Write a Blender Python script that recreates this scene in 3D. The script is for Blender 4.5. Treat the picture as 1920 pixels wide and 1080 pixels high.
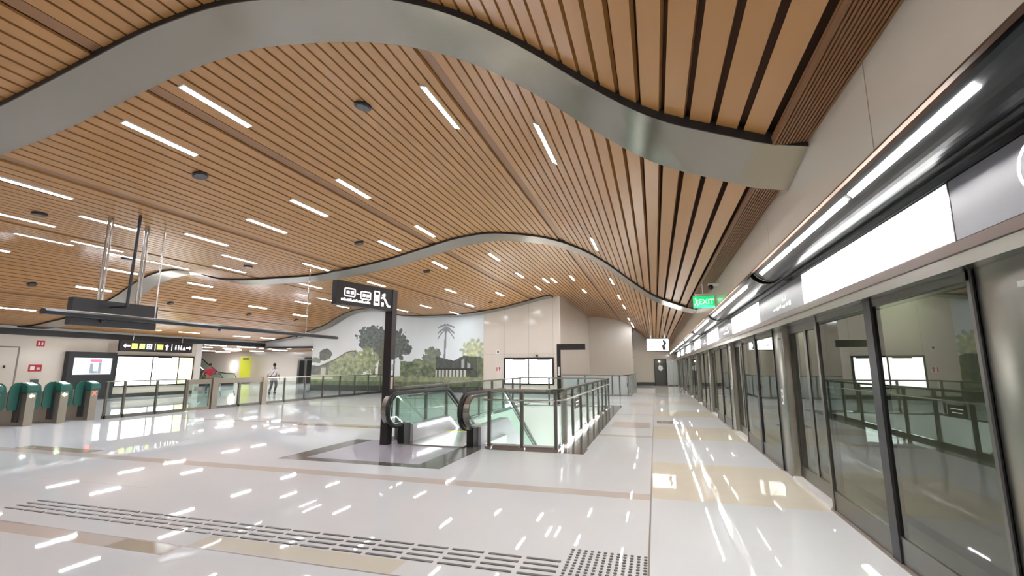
import bpy, bmesh, math, random
from mathutils import Vector, Matrix, noise
random.seed(7)
sc = bpy.context.scene
for o in list(bpy.data.objects): bpy.data.objects.remove(o)
col = sc.collection
# ---------------------------------------------------------------- camera, world, exposure
YAW = math.atan(268/898.3); PIT = math.atan(148/886.0)
cam = bpy.data.cameras.new('camera'); cam.sensor_width = 36; cam.lens = 886/1920*36
cam.clip_start = 0.05; cam.clip_end = 200
co = bpy.data.objects.new('camera', cam); col.objects.link(co)
co.location = (0, 0, 1.55); co.rotation_euler = (math.pi/2+PIT, 0, YAW)
sc.camera = co
w = bpy.data.worlds.new('world'); sc.world = w; w.use_nodes = True
w.node_tree.nodes['Background'].inputs[0].default_value = (1, .97, .93, 1)
w.node_tree.nodes['Background'].inputs[1].default_value = 0.05
sc.view_settings.view_transform = 'Standard'; sc.view_settings.look = 'None'
sc.view_settings.gamma = 1; sc.view_settings.use_curve_mapping = False
sc.view_settings.exposure = 2.25
S_STRIP = 21.0      # ceiling light strips
S_TUBE = 25.0       # strips over the platform doors
S_BOX = 1.2         # light boxes over the platform doors

# ---------------------------------------------------------------- materials
def lin(c):
    return tuple(((v/255)/12.92 if v/255 <= .04045 else ((v/255+.055)/1.055)**2.4) for v in c)
def mat(name, rgb, rough=.5, metal=0, var=0.0, scale=4.0, spec=.5, coat=0, stretch=None, bump=0):
    m = bpy.data.materials.new(name); m.use_nodes = True
    nt = m.node_tree; b = nt.nodes['Principled BSDF']
    c = lin(rgb)
    b.inputs['Roughness'].default_value = rough; b.inputs['Metallic'].default_value = metal
    b.inputs['Specular IOR Level'].default_value = spec; b.inputs['Coat Weight'].default_value = coat
    b.inputs['Coat Roughness'].default_value = .05
    b.inputs['Base Color'].default_value = (*c, 1)
    if var > 0 or bump > 0:
        tc = nt.nodes.new('ShaderNodeTexCoord'); mp = nt.nodes.new('ShaderNodeMapping')
        n = nt.nodes.new('ShaderNodeTexNoise'); n.inputs['Scale'].default_value = scale
        n.inputs['Detail'].default_value = 3
        if stretch: mp.inputs['Scale'].default_value = stretch
        nt.links.new(tc.outputs['Object'], mp.inputs[0]); nt.links.new(mp.outputs[0], n.inputs['Vector'])
        if var > 0:
            r = nt.nodes.new('ShaderNodeMix'); r.data_type = 'RGBA'
            r.inputs[6].default_value = tuple(v*(1-var) for v in c)+(1,)
            r.inputs[7].default_value = tuple(min(1, v*(1+var)) for v in c)+(1,)
            nt.links.new(n.outputs['Fac'], r.inputs[0]); nt.links.new(r.outputs[2], b.inputs['Base Color'])
        if bump > 0:
            bp = nt.nodes.new('ShaderNodeBump'); bp.inputs['Strength'].default_value = bump
            bp.inputs['Distance'].default_value = .05
            nt.links.new(n.outputs['Fac'], bp.inputs['Height']); nt.links.new(bp.outputs[0], b.inputs['Normal'])
    return m
def emis(name, rgb, s, ):
    m = bpy.data.materials.new(name); m.use_nodes = True
    b = m.node_tree.nodes['Principled BSDF']
    b.inputs['Base Color'].default_value = (*lin(rgb), 1)
    b.inputs['Emission Color'].default_value = (*lin(rgb), 1)
    b.inputs['Emission Strength'].default_value = s
    return m
def glass(name, tint, ior=1.5, rough=0.0):
    m = bpy.data.materials.new(name); m.use_nodes = True
    nt = m.node_tree; nt.nodes.clear()
    out = nt.nodes.new('ShaderNodeOutputMaterial'); mx = nt.nodes.new('ShaderNodeMixShader')
    t = nt.nodes.new('ShaderNodeBsdfTransparent'); g = nt.nodes.new('ShaderNodeBsdfGlossy')
    f = nt.nodes.new('ShaderNodeFresnel'); f.inputs[0].default_value = ior
    t.inputs[0].default_value = (*lin(tint), 1); g.inputs['Roughness'].default_value = rough
    g.inputs[0].default_value = (.95, 1, .97, 1)
    ge = nt.nodes.new('ShaderNodeNewGeometry'); sb = nt.nodes.new('ShaderNodeMath'); sb.operation = 'SUBTRACT'; sb.inputs[0].default_value = 1
    mu = nt.nodes.new('ShaderNodeMath'); mu.operation = 'MULTIPLY'
    nt.links.new(ge.outputs['Backfacing'], sb.inputs[1]); nt.links.new(sb.outputs[0], mu.inputs[0]); nt.links.new(f.outputs[0], mu.inputs[1])
    nt.links.new(mu.outputs[0], mx.inputs[0]); nt.links.new(t.outputs[0], mx.inputs[1])
    nt.links.new(g.outputs[0], mx.inputs[2]); nt.links.new(mx.outputs[0], out.inputs[0])
    return m
M = dict(
 wood=mat('slat_wood', (179, 131, 76), .34, var=.07, scale=1.0, stretch=(6, .35, 6)),
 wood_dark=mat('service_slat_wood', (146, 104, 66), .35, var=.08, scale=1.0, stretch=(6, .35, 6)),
 wood_rib=mat('ribbed_wood', (132, 92, 56), .5, var=.08, stretch=(6, .35, 6)),
 void=mat('ceiling_backing', (84, 56, 34), .8),
 brushed=mat('brushed_steel', (150, 148, 140), .26, 1, var=.05, scale=2, stretch=(1, 6, 1)),
 fascia_metal=mat('rib_metal', (146, 141, 130), .2, .85, var=.05, scale=.8, bump=.25),
 steel=mat('stainless_steel', (188, 186, 180), .22, 1, var=.04, scale=3),
 steel_dark=mat('dark_steel', (120, 118, 112), .3, 1, var=.05),
 chrome=mat('chrome', (225, 225, 225), .08, 1),
 dark_metal=mat('dark_grey_metal', (62, 62, 64), .38, .5, var=.05),
 black=mat('black_gloss', (26, 26, 27), .25, 0, coat=.3),
 black_brown=mat('sign_post_black', (48, 43, 42), .4, .3),
 rubber=mat('black_rubber', (22, 21, 22), .45),
 tube=mat('dark_chrome_cove', (58, 60, 62), .3, .9, bump=.05),
 plate=mat('grey_gloss_plate', (150, 152, 155), .2, .9),
 panel=mat('cream_wall_panel', (222, 212, 198), .12, var=.02, scale=.6),
 panel_r=mat('cream_fascia_panel', (214, 206, 192), .14, var=.02, scale=.6),
 white=mat('white_paint', (232, 230, 226), .35, var=.02),
 skirting=mat('dark_skirting', (74, 74, 70), .3, var=.1),
 skirt_stone=mat('dark_stone', (112, 108, 104), .1, var=.12, scale=20),
 skirt_brown=mat('brown_stone', (110, 96, 92), .1, var=.12, scale=20),
 floor=mat('white_floor_slab', (220, 222, 224), .022, var=.02, scale=1.2, spec=.1),
 tan=mat('tan_floor_slab', (222, 214, 197), .03, var=.05, scale=3, spec=.1),
 tan_pale=mat('pale_tan_floor_slab', (214, 208, 194), .03, var=.05, scale=3, spec=.1),
 tan_dark=mat('grey_brown_floor_slab', (176, 164, 146), .09, var=.08, scale=3),
 pink=mat('beige_band_slab', (204, 194, 186), .03, var=.05, scale=3, spec=.1),
 joint=mat('floor_joint', (136, 124, 114), .3),
 landing=mat('pale_lilac_slab', (196, 190, 200), .06, var=.04),
 tactile=mat('tactile_steel', (112, 108, 104), .35, .7),
 header_brown=mat('brown_header_trim', (88, 72, 64), .3, .2),
 tunnel=mat('tunnel_concrete', (150, 152, 140), .8, var=.15, scale=1),
 teal=mat('teal_plastic', (40, 92, 80), .25, var=.05),
 gate=mat('gate_steel', (158, 149, 136), .28, .7, var=.04),
 red=mat('red_sign', (190, 40, 52), .4),
 yellow=mat('yellow_banner', (214, 214, 60), .5),
 skin=mat('skin', (150, 104, 82), .5), hair=mat('black_hair', (18, 16, 16), .5),
 shirt=mat('white_shirt', (226, 224, 222), .8), trousers=mat('grey_trousers', (92, 88, 92), .8),
 redcloth=mat('red_cloth', (164, 40, 58), .8), strap=mat('black_strap', (24, 24, 24), .7),
 leaf=mat('green_leaf', (84, 122, 72), .5, var=.3, scale=8),
 door_green=mat('dark_grey_door', (84, 86, 78), .35, var=.05),
 notice=mat('white_notice', (235, 235, 232), .5),
 greypanel=mat('grey_sign_panel', (120, 120, 127), .35, 0, var=.02),
 g_clear=glass('clear_glass', (246, 252, 250), 1.4),
 g_green=glass('green_glass', (232, 246, 241), 1.45),
 g_dark=glass('smoked_platform_glass', (208, 212, 200), 1.95),
 g_frost=mat('frosted_grey_panel', (178, 184, 182), .25),
 strip=emis('light_strip_white', (240, 246, 255), S_STRIP),
 tubeL=emis('platform_strip_white', (255, 253, 250), S_TUBE),
 boxL=emis('light_box_white', (255, 254, 252), S_BOX),
 board=emis('lit_board', (255, 254, 250), 1.2),
 board_y=emis('lit_board_yellow', (250, 250, 170), .35),
 screen=emis('screen_pale_blue', (205, 236, 246), .21),
 scr_pic=emis('screen_picture_pink', (226, 120, 150), .15),
 scr_grey=emis('screen_picture_grey', (150, 160, 172), .1),
 icon=emis('icon_white', (255, 250, 252), .28),
 icon_y=emis('icon_yellow', (232, 240, 110), .2),
 icon_g=emis('icon_green', (200, 240, 130), .2),
 exitg=emis('exit_green', (40, 214, 120), .16),
 exitw=emis('exit_lettering', (190, 255, 215), .4),
 led_g=emis('green_led', (200, 255, 190), 1.5), led_r=emis('red_led', (255, 90, 80), .8),
 led_w=emis('white_led', (255, 250, 245), 6),
 voidL=emis('escalator_light', (244, 255, 252), 5),
 shaftL=emis('shaft_fill_white', (244, 255, 252), 13),
)
# ---------------------------------------------------------------- mesh helpers
class MB:
    def __init__(s): s.v = []; s.f = []; s.m = []; s.k = 0
    def add(s, vs, fs):
        n = len(s.v); s.v += [tuple(v) for v in vs]; s.f += [tuple(i+n for i in f) for f in fs]; s.m += [s.k]*len(fs); return s
    def box(s, x0, x1, y0, y1, z0, z1):
        vs = [(x, y, z) for x in (x0, x1) for y in (y0, y1) for z in (z0, z1)]
        return s.add(vs, [(0, 1, 3, 2), (4, 6, 7, 5), (0, 4, 5, 1), (2, 3, 7, 6), (0, 2, 6, 4), (1, 5, 7, 3)])
    def quad(s, *p): return s.add(p, [tuple(range(len(p)))])
    def prism(s, pts, axis, a, b):
        """pts: 2-D outline, extruded along axis from a to b (x: pts are y,z; y: pts are x,z; z: pts are x,y)"""
        def P(p, t): return {'x': (t, p[0], p[1]), 'y': (p[0], t, p[1]), 'z': (p[0], p[1], t)}[axis]
        n = len(pts); vs = [P(p, a) for p in pts]+[P(p, b) for p in pts]
        return s.add(vs, [tuple(range(n))[::-1], tuple(range(n, 2*n))]+[(i, (i+1) % n, n+(i+1) % n, n+i) for i in range(n)])
    def strip(s, pts, axis, a, b, t):
        """ribbon of thickness t following an open 2-D path, extruded"""
        up = []; dn = []
        for i, p in enumerate(pts):
            q = pts[max(i-1, 0)]; r = pts[min(i+1, len(pts)-1)]
            dx, dz = r[0]-q[0], r[1]-q[1]; l = math.hypot(dx, dz) or 1
            up.append((p[0]-dz/l*t/2, p[1]+dx/l*t/2)); dn.append((p[0]+dz/l*t/2, p[1]-dx/l*t/2))
        for i in range(len(pts)-1):
            s.prism([up[i], up[i+1], dn[i+1], dn[i]], axis, a, b)
        return s
    def tube(s, pts, r, n=10, rs=None):
        pts = [Vector(p) for p in pts]; rings = []
        for i, p in enumerate(pts):
            d = (pts[min(i+1, len(pts)-1)]-pts[max(i-1, 0)]).normalized()
            a = d.orthogonal().normalized() if abs(d.z) > .95 else d.cross(Vector((0, 0, 1))).normalized()
            if abs(d.z) > .95: a = Vector((1, 0, 0)).cross(d).normalized()
            b = d.cross(a).normalized(); rr = rs[i] if rs else r
            rings.append([p+(a*math.cos(2*math.pi*k/n)+b*math.sin(2*math.pi*k/n))*rr for k in range(n)])
        vs = [v for ring in rings for v in ring]; fs = []
        for i in range(len(pts)-1):
            for k in range(n):
                fs.append((i*n+k, i*n+(k+1) % n, (i+1)*n+(k+1) % n, (i+1)*n+k))
        fs.append(tuple(range(n))[::-1]); fs.append(tuple((len(pts)-1)*n+k for k in range(n)))
        return s.add(vs, fs)
    def sphere(s, c, r, n=12, sc_=(1, 1, 1)):
        vs = []; fs = []
        for i in range(n//2+1):
            t = math.pi*i/(n//2)
            for k in range(n):
                p = 2*math.pi*k/n
                vs.append((c[0]+r*sc_[0]*math.sin(t)*math.cos(p), c[1]+r*sc_[1]*math.sin(t)*math.sin(p), c[2]+r*sc_[2]*math.cos(t)))
        for i in range(n//2):
            for k in range(n): fs.append((i*n+k, (i+1)*n+k, (i+1)*n+(k+1) % n, i*n+(k+1) % n))
        return s.add(vs, fs)
    def build(s, name, m, parent=None, label=None, smooth=False, bevel=0, origin=None):
        me = bpy.data.meshes.new(name)
        o = bpy.data.objects.new(name, me); col.objects.link(o)
        L = Vector(origin) if origin else Vector((0, 0, 0))
        if parent:
            o.parent = parent
            p = parent
            L = Vector((0, 0, 0))
            while p: L = L+p.location; p = p.parent
        elif origin: o.location = L
        me.from_pydata([Vector(v)-L for v in s.v], [], s.f)
        for mm in (m if isinstance(m, (list, tuple)) else [m]): me.materials.append(mm)
        if isinstance(m, (list, tuple)): me.polygons.foreach_set('material_index', s.m)
        bm = bmesh.new(); bm.from_mesh(me); bmesh.ops.recalc_face_normals(bm, faces=bm.faces)
        if bevel: bmesh.ops.bevel(bm, geom=bm.edges[:], offset=bevel, segments=2, affect='EDGES', profile=.7)
        bm.to_mesh(me); bm.free()
        if smooth:
            me.polygons.foreach_set('use_smooth', [True]*len(me.polygons))
            me.set_sharp_from_angle(angle=.7)
        if label: o['label'] = label
        return o
def tag(o, label, cat, group=None, kind=None):
    o['label'] = label; o['category'] = cat
    if group: o['group'] = group
    o['kind'] = kind or 'thing'
    return o
def thing(name, label, cat, loc, group=None):
    o = bpy.data.objects.new(name, None); o.empty_display_size = .1; col.objects.link(o); o.location = loc
    return tag(o, label, cat, group)
def struct(name, mb, m, smooth=False, label=None):
    o = mb.build(name, m, smooth=smooth); o['kind'] = 'structure'
    if label: o['label'] = label; o['category'] = name.split('_')[0]
    return o
def copy_tree(o, parent=None):
    c = o.copy(); col.objects.link(c); c.parent = parent
    for ch in o.children: copy_tree(ch, c)
    return c
def text(name, s, size, m, parent, loc, rot, depth=.004, align='CENTER'):
    cu = bpy.data.curves.new(name, 'FONT'); cu.body = s; cu.size = size; cu.extrude = depth; cu.align_x = align; cu.align_y = 'CENTER'
    cu.resolution_u = 3
    t = bpy.data.objects.new('tmp', cu); col.objects.link(t)
    dg = bpy.context.evaluated_depsgraph_get(); me = bpy.data.meshes.new_from_object(t.evaluated_get(dg))
    bpy.data.objects.remove(t)
    from mathutils import Euler
    L = Vector((0, 0, 0)); p = parent
    while p: L += p.location; p = p.parent
    me.transform(Matrix.Translation(Vector(loc)-L) @ Euler(rot).to_matrix().to_4x4())
    me.materials.clear(); me.materials.append(m)
    o = bpy.data.objects.new(name, me); col.objects.link(o); o.parent = parent
    return o

# ---------------------------------------------------------------- ceiling profile (constant along the platform)
K = .555
_x = [-60,-46,-42,-37.6,-35.7,-34.1,-32.2,-30.4,-27.8,-25.4,-22.5,-20.3,-18.3,-15.4,-12.9,-10.8,-8.6,-6.3,-5.05,-3.43,-2.4,-1.59,-.74,-.13,.5,.95,1.6,2.2]
_z = [4.6,4.65,5.2,6.45,7.5,8.1,8.3,8.1,7.35,7.2,7.2,7.2,7.4,7.8,8.35,8.85,9.05,8.7,8.4,7.73,7.05,6.43,5.64,5.15,4.85,4.68,4.42,4.3]
_x = [a*K for a in _x]; _z = [1.55+(a-1.55)*K for a in _z]
def _zl(x):
    if x <= _x[0]: return _z[0]
    for i in range(len(_x)-1):
        if x <= _x[i+1]: return _z[i]+(_z[i+1]-_z[i])*(x-_x[i])/(_x[i+1]-_x[i])
    return _z[-1]
def zc(x):
    if x > .6: return _zl(x)
    r = min(.45, .1+(.6-x)*.4)
    return sum(_zl(x+r*(k/4.0)) for k in range(-4, 5))/9
XW = 1.165          # face of the cream fascia over the doors
YB = -14.0          # end of the hall behind the camera
YM = 27.3           # mural wall
XL = -26.5          # left wall

# ---------------------------------------------------------------- floor with its inlaid bands
def in_rect(x, y, r): return r[0] < x < r[1] and r[2] < y < r[3]
holes = [(-5.2, -1.95, 10.9, 19.2), (-3.38, -1.95, 9.45, 10.9), (-4.6, -1.75, 27.25, 38)]
fr = []      # (rect, material index)
FM = [M['floor'], M['joint'], M['tan'], M['tan_dark'], M['pink'], M['landing'], M['skirt_stone'], M['skirt_brown'], M['tan_pale']]
fr.append(((-.128, -.112, YB, 43), 1))
for k in range(-3, 8): fr.append(((-.112, 1.78, 6.22+5*k, 8.5+5*k), 2))
fr += [((-5.9, -3.72, 7.22, 9.3), 5), ((-6.3, -3.25, 6.98, 9.3), 6), ((-3.3, -1.3, 8.85, 9.2), 7), ((-1.82, -1.33, 9.0, 20.2), 6),
       ((-3.5, -1.3, 9.1, 9.46), 7), ((-5.75, -5.0, 9.2, 19.9), 6), ((-5.75, -1.33, 19.15, 19.9), 6), ((-5.1, -1.25, 26.7, 27.3), 6), ((-1.78, -1.3, 26.7, 40), 6)]
fr += [((-4.7, -4.03, 3.24, 3.44), 3), ((-4.03, -2.0, 3.47, 3.72), 8), ((-26, -4.03, 3.24, 3.44), 4), ((-14, -.128, 3.44, 3.462), 1)]
for k, y in enumerate((6.12, 11.3, 16.4, 21.5)): fr.append(((-15.8, -.128, y, y+.27), 4))
fr += [((-9.5, -6.6, 11.0, 11.3), 3), ((-12, -10, 6.39, 6.7), 3), ((-.02, .55, 14.2, 14.9), 3), ((-1.1, -.2, 20, 22), 4), ((-1.2, -.2, 13, 14.3), 4)]
for y in (1.2, 4.85, 8.9, 10.1): fr.append(((-26, -6.4, y, y+.012), 1))
X0, X1 = -46.0, 1.85
xs = sorted({X0, X1}|{v for r, _ in fr for v in r[:2]}|{v for r in holes for v in r[:2]})
ys = sorted({YB, 43.0}|{v for r, _ in fr for v in r[2:]}|{v for r in holes for v in r[2:]})
xs = [v for v in xs if X0 <= v <= X1]; ys = [v for v in ys if YB <= v <= 43]
mb = MB()
for j in range(len(ys)-1):
    run = None
    for i in range(len(xs)-1):
        cx, cy = (xs[i]+xs[i+1])/2, (ys[j]+ys[j+1])/2
        if any(in_rect(cx, cy, h) for h in holes): mi = None
        else:
            mi = 0
            for r, k in fr:
                if in_rect(cx, cy, r): mi = k; break
        if run and run[0] == mi: run[2] = xs[i+1]
        else:
            if run and run[0] is not None: mb.k = run[0]; mb.quad((run[1], ys[j], 0), (run[2], ys[j], 0), (run[2], ys[j+1], 0), (run[1], ys[j+1], 0))
            run = [mi, xs[i], xs[i+1]]
    if run[0] is not None: mb.k = run[0]; mb.quad((run[1], ys[j], 0), (run[2], ys[j], 0), (run[2], ys[j+1], 0), (run[1], ys[j+1], 0))
o = struct('floor', mb, FM)
mb = MB()
def shaft(x0, x1, y0, y1, sides):
    if 'l' in sides: mb.box(x0-.1, x0, y0-.1, y1+.1, -5, -.004)
    if 'r' in sides: mb.box(x1, x1+.1, y0-.1, y1+.1, -5, -.004)
    if 'f' in sides: mb.box(x0, x1, y0-.1, y0, -5, -.004)
    if 'b' in sides: mb.box(x0, x1, y1, y1+.1, -5, -.004)
    mb.box(x0-.1, x1+.1, y0-.1, y1+.1, -5.1, -5)
shaft(-5.2, -1.95, 9.45, 19.2, 'rb'); shaft(-5.2, -3.38, 10.9, 19.2, 'lf'); mb.box(-3.48, -3.38, 9.45, 10.8, -5, -.004); mb.box(-3.38, -1.95, 9.35, 9.45, -5, -.004)
shaft(*holes[2], 'lrfb')
struct('trim_1', mb, M['white'], label='white lining of the shafts below the escalator openings')

# ---------------------------------------------------------------- ceiling
slats, chans, back = MB(), MB(), MB()
x = .905; n = 0; chan_x = (-2.45, -6.62, -9.85, -13.6, -17.2, -21.5)
def yend(x): return YM if x < -5.25 else (40.0 if x < -1.75 else 43.0)
left_lim = XL+.05
while x > left_lim:
    dx = .05
    def slope(x): return (zc(x+dx)-zc(x-dx))/(2*dx)
    s_ = slope(x-.1); c = 1/math.hypot(1, s_); step = .205*c; gap = (.048 if x > -.4 else .038)*c
    xa, xb = x-gap/2, x-step+gap/2
    za, zb = zc(xa), zc(xb); off = .04
    nx, nz = (zb-za), (xa-xb); l = math.hypot(nx, nz); nx /= l; nz /= l
    if nz < 0: nx, nz = -nx, -nz
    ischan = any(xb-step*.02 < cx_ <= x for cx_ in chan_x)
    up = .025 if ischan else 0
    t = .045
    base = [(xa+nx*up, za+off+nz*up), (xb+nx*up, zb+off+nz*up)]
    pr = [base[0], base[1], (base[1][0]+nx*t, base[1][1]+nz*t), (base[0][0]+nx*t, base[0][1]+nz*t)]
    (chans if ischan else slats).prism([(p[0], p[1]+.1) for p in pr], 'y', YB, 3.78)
    (chans if ischan else slats).prism(pr, 'y', 4.3, yend(x-step/2))
    back.prism([(x+.002, zc(x)+off+.19), (x-step-.002, zc(x-step)+off+.19), (x-step-.002, zc(x-step)+off+.21), (x+.002, zc(x)+off+.21)], 'y', YB, yend(x-step/2))
    x -= step; n += 1
struct('ceiling', slats, M['wood'], label='wave shaped ceiling of long honey coloured wood slats')
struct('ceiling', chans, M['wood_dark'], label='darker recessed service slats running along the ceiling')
back.box(.9, 1.2, YB, 43, 3.38, 3.4)
struct('ceiling', back, M['void'], label='dark backing seen through the gaps between the slats')
rib = MB()
for k in range(11):
    xx = .925+k*.0222
    rib.box(xx, xx+.013, YB, 3.75, 3.19, 3.24).box(xx, xx+.013, 4.35, 43, 3.12, 3.17)
rib.box(.92, XW, YB, 3.75, 3.24, 3.26).box(.92, XW, 4.36, 43, 3.17, 3.19)
struct('ceiling', rib, M['wood_rib'], label='narrow finely ribbed brown wood strip along the cream fascia')
# wave shaped metal ribs under the slats
def wave(y0, y1, name, label, xa=XW-.003, xb=XL+.1, tilt=.0):
    pts = []; x = xa
    while x > xb: pts.append((x, zc(x)-.035)); x -= .12
    pts.append((xb, zc(xb)-.035))
    t = thing(name, label, 'ceiling beam', (xa, (y0+y1)/2, zc(xa))); t['kind'] = 'structure'
    b = MB(); nn = len(pts)
    vs = []; fs = []
    for (x, z) in pts: vs += [(x, y0, z+.015+tilt), (x, y1, z-.01), (x, y1, z+.07), (x, y0, z+.07+tilt)]
    for i in range(nn-1):
        a = i*4; c = a+4
        fs += [(a, a+1, c+1, c), (a+1, a+2, c+2, c+1), (a+3, a, c, c+3)]
    b.add(vs, fs); b.build('metal_soffit', M['fascia_metal'], t, smooth=True)
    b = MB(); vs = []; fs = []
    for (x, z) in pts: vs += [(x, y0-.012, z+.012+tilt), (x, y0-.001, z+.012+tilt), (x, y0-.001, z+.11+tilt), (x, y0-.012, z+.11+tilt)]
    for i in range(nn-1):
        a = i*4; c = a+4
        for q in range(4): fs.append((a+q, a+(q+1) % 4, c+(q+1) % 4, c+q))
    b.add(vs, fs); b.build('dark_edge', M['dark_metal'], t, label='dark edge strip')
    return t
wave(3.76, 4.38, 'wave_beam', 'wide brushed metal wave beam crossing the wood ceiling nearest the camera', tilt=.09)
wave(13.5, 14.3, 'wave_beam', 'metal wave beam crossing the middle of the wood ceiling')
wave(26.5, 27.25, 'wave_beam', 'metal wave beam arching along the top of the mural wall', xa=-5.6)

# ---------------------------------------------------------------- ceiling lights
lights = [(-6.35,4.62),(-7.62,4.74),(-2.9,5.41),(-1.3,5.44),(-10.7,4.75),
 (-6.37,8.18),(-7.64,8.3),(-9.02,8.48),(-10.82,8.41),(-11.54,6.62),(-13.0,5.8),(-14.77,7.2),
 (-6.37,11.72),(-7.67,11.9),(-10.51,12.14),(-1.32,11.12),(-11.7,10.25),(-13.2,11.3),(-14.1,8.0),(-14.8,9.2),(-14.7,10.45),
 (-19.15,11.95),(-20.5,11.97),(-22.96,11.0),(-24.6,14.38),(-24.6,17.2),(-24.6,19.4),(-24.6,22.9),(-24.6,25.0),
 (-20.1,16.3),(-20.15,19.51),(-19.1,15.2),(-19.0,21.5),(-20.3,22.9),(-18.5,24.5),(-15.25,18.7),
 (-7.47,15.1),(-5.65,16.0),(-5.68,19.7),(-5.7,23.3),(-4.9,21.6),(-4.5,21.6),(-3.4,20.3),(-3.4,24.2),(-8.85,19.2),(-7.52,22.4),(-9.6,23.4),
 (-11.5,21.95),(-10.45,15.6),(-1.36,16.75),(-1.4,21.1),(-1.4,24.7),(-1.55,32.4),(-1.5,35.7),(-1.5,38.4),(-11.3,25.2),(-13.6,23.2),
 (-12.9,14.8),(-13.6,18.6),(-16.4,9.4),(-16.4,14.4),(-16.9,16.9),(-17.0,20.6),(-22.9,15.0),(-22.9,19.0),
 (-1.3,-1.0),(-1.3,-6.5),(-2.9,-4),(-4.7,-4.5),(-6.4,-1.5),(-6.4,-6),(-9,-3),(-9,-8),(-11.6,-1),(-11.6,-5.5),(-14.8,-2),(-14.8,-7),(-18,0),(-18,-6),(-22.9,4.5),(-22.9,-1),(-22.9,-6),(-19.2,4.5),(-19.2,8.1),(-15.9,5.4)]
lp = None
def light_zone(x, y):
    if y < -1: return 'short white light strip in the ceiling behind the viewpoint', 'ceiling lights behind the viewpoint'
    side = 'left' if x < -15.5 else ('middle' if x < -4.2 else 'right')
    bay = 'between the two nearest wave beams' if y < 13 else 'beyond the second wave beam'
    if y < 3: bay = 'before the nearest wave beam'
    return 'white light strip in the %s part of the ceiling %s' % (side, bay), 'ceiling light strips, %s part, %s' % (side, bay)
for (x, y) in lights:
    lab, grp = light_zone(x, y)
    s_ = (zc(x+.06)-zc(x-.06))/.12
    if lp is None:
        lp = thing('ceiling_light', lab, 'ceiling light', (x, y, zc(x)+.03), grp)
        MB().box(x-.04, x+.04, y, y+1.2, zc(x)+.022, zc(x)+.035).build('diffuser', M['strip'], lp, label='glowing white diffuser')
        MB().box(x-.055, x-.04, y-.02, y+1.22, zc(x)+.02, zc(x)+.06).box(x+.04, x+.055, y-.02, y+1.22, zc(x)+.02, zc(x)+.06).box(x-.04, x+.04, y-.02, y, zc(x)+.02, zc(x)+.06).box(x-.04, x+.04, y+1.2, y+1.22, zc(x)+.02, zc(x)+.06).box(x-.04, x+.04, y, y+1.2, zc(x)+.04, zc(x)+.06).build('frame', M['white'], lp)
        o = lp
    else:
        o = copy_tree(lp); tag(o, lab, 'ceiling light', grp)
    o.location = (x, y, zc(x)+.03); o.rotation_euler = (0, -math.atan(s_), 0)
spk = [(-4.27,5.99),(-8.1,6.45),(-8.14,11.6),(-8.14,15.95),(-20.7,10.78),(-12.2,6.28),(-20.75,15.81),(-15.2,10.06),(-20.85,20.26),(-12.28,11.73),(-20.8,23.75),(-8.5,24.4)]
sp0 = None
for (x, y) in spk:
    s_ = (zc(x+.06)-zc(x-.06))/.12
    lab = 'round dark loudspeaker in slatted ceiling, %s' % {(-4.27,5.99): 'alone and nearest the first beam', (-8.1,6.45): 'below the two longest lights', (-8.14,11.6): 'above the black sign post'}.get((x, y), 'far off')
    if sp0 is None:
        sp0 = thing('ceiling_speaker', lab, 'loudspeaker', (x, y, zc(x)), 'round loudspeakers in the ceiling')
        MB().tube([(x, y, zc(x)-.03), (x, y, zc(x)+.06)], .11, 20).build('grille', M['black'], sp0, smooth=True)
        MB().tube([(x, y, zc(x)-.02), (x, y, zc(x)+.04)], .135, 20).build('rim', M['dark_metal'], sp0, smooth=True)
        o = sp0
    else: o = copy_tree(sp0); tag(o, lab, 'loudspeaker', 'round loudspeakers in the ceiling')
    o.location = (x, y, zc(x)+.02); o.rotation_euler = (0, -math.atan(s_), 0)

# ---------------------------------------------------------------- walls
def wall_under(xa, xb, y, z0=0, t=.2, step=.25):
    b = MB(); n = max(1, int(abs(xb-xa)/step))
    for i in range(n):
        a = xa+(xb-xa)*i/n; c = xa+(xb-xa)*(i+1)/n
        za, z2 = zc(a)+.3, zc(c)+.3
        b.add([(a, y, z0), (c, y, z0), (c, y, z2), (a, y, za), (a, y+t, z0), (c, y+t, z0), (c, y+t, z2), (a, y+t, za)],
              [(0, 1, 2, 3), (7, 6, 5, 4), (0, 4, 5, 1), (3, 2, 6, 7), (0, 3, 7, 4), (1, 5, 6, 2)])
    return b
wb = wall_under(-9.95, -5.2, YM)
struct('wall_back', wb, M['panel'], label='glossy cream wall with the lit double board')
wb = MB()
for xj in (-8.6, -7.1, -5.64): wb.box(xj-.004, xj+.004, YM-.004, YM, .25, zc(xj)+.03)
for zj in (2.3,): wb.box(-9.9, -5.22, YM-.003, YM, zj-.003, zj+.003)
struct('trim_2', wb, M['joint'], label='thin joints in the cream back wall')
struct('wall_recess', MB().box(-5.25, -5.2, YM+.2, 40, 0, 6).add([], []), M['panel'], label='cream side wall running back behind the lit board wall')
struct('wall_end', wall_under(-5.2, -1.7, 40), M['panel'], label='cream wall at the back left of the far door')
struct('wall_passage', MB().box(-1.9, -1.7, 40.2, 43, 0, 5.2), M['panel'], label='short cream side wall beside the far door')
wb = wall_under(-1.9, 5.7, 43)
struct('wall_far', wb, M['panel_r'], label='cream far end wall with the dark door')
struct('wall_rear', wall_under(XL-20, 5.7, YB-.2, step=1), M['panel'], label='cream wall behind the viewpoint')
struct('wall_left', MB().box(XL-.3, XL, YB, 22.1, 0, 2.93), M['panel'], label='cream left wall with boards, door and screens')
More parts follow.
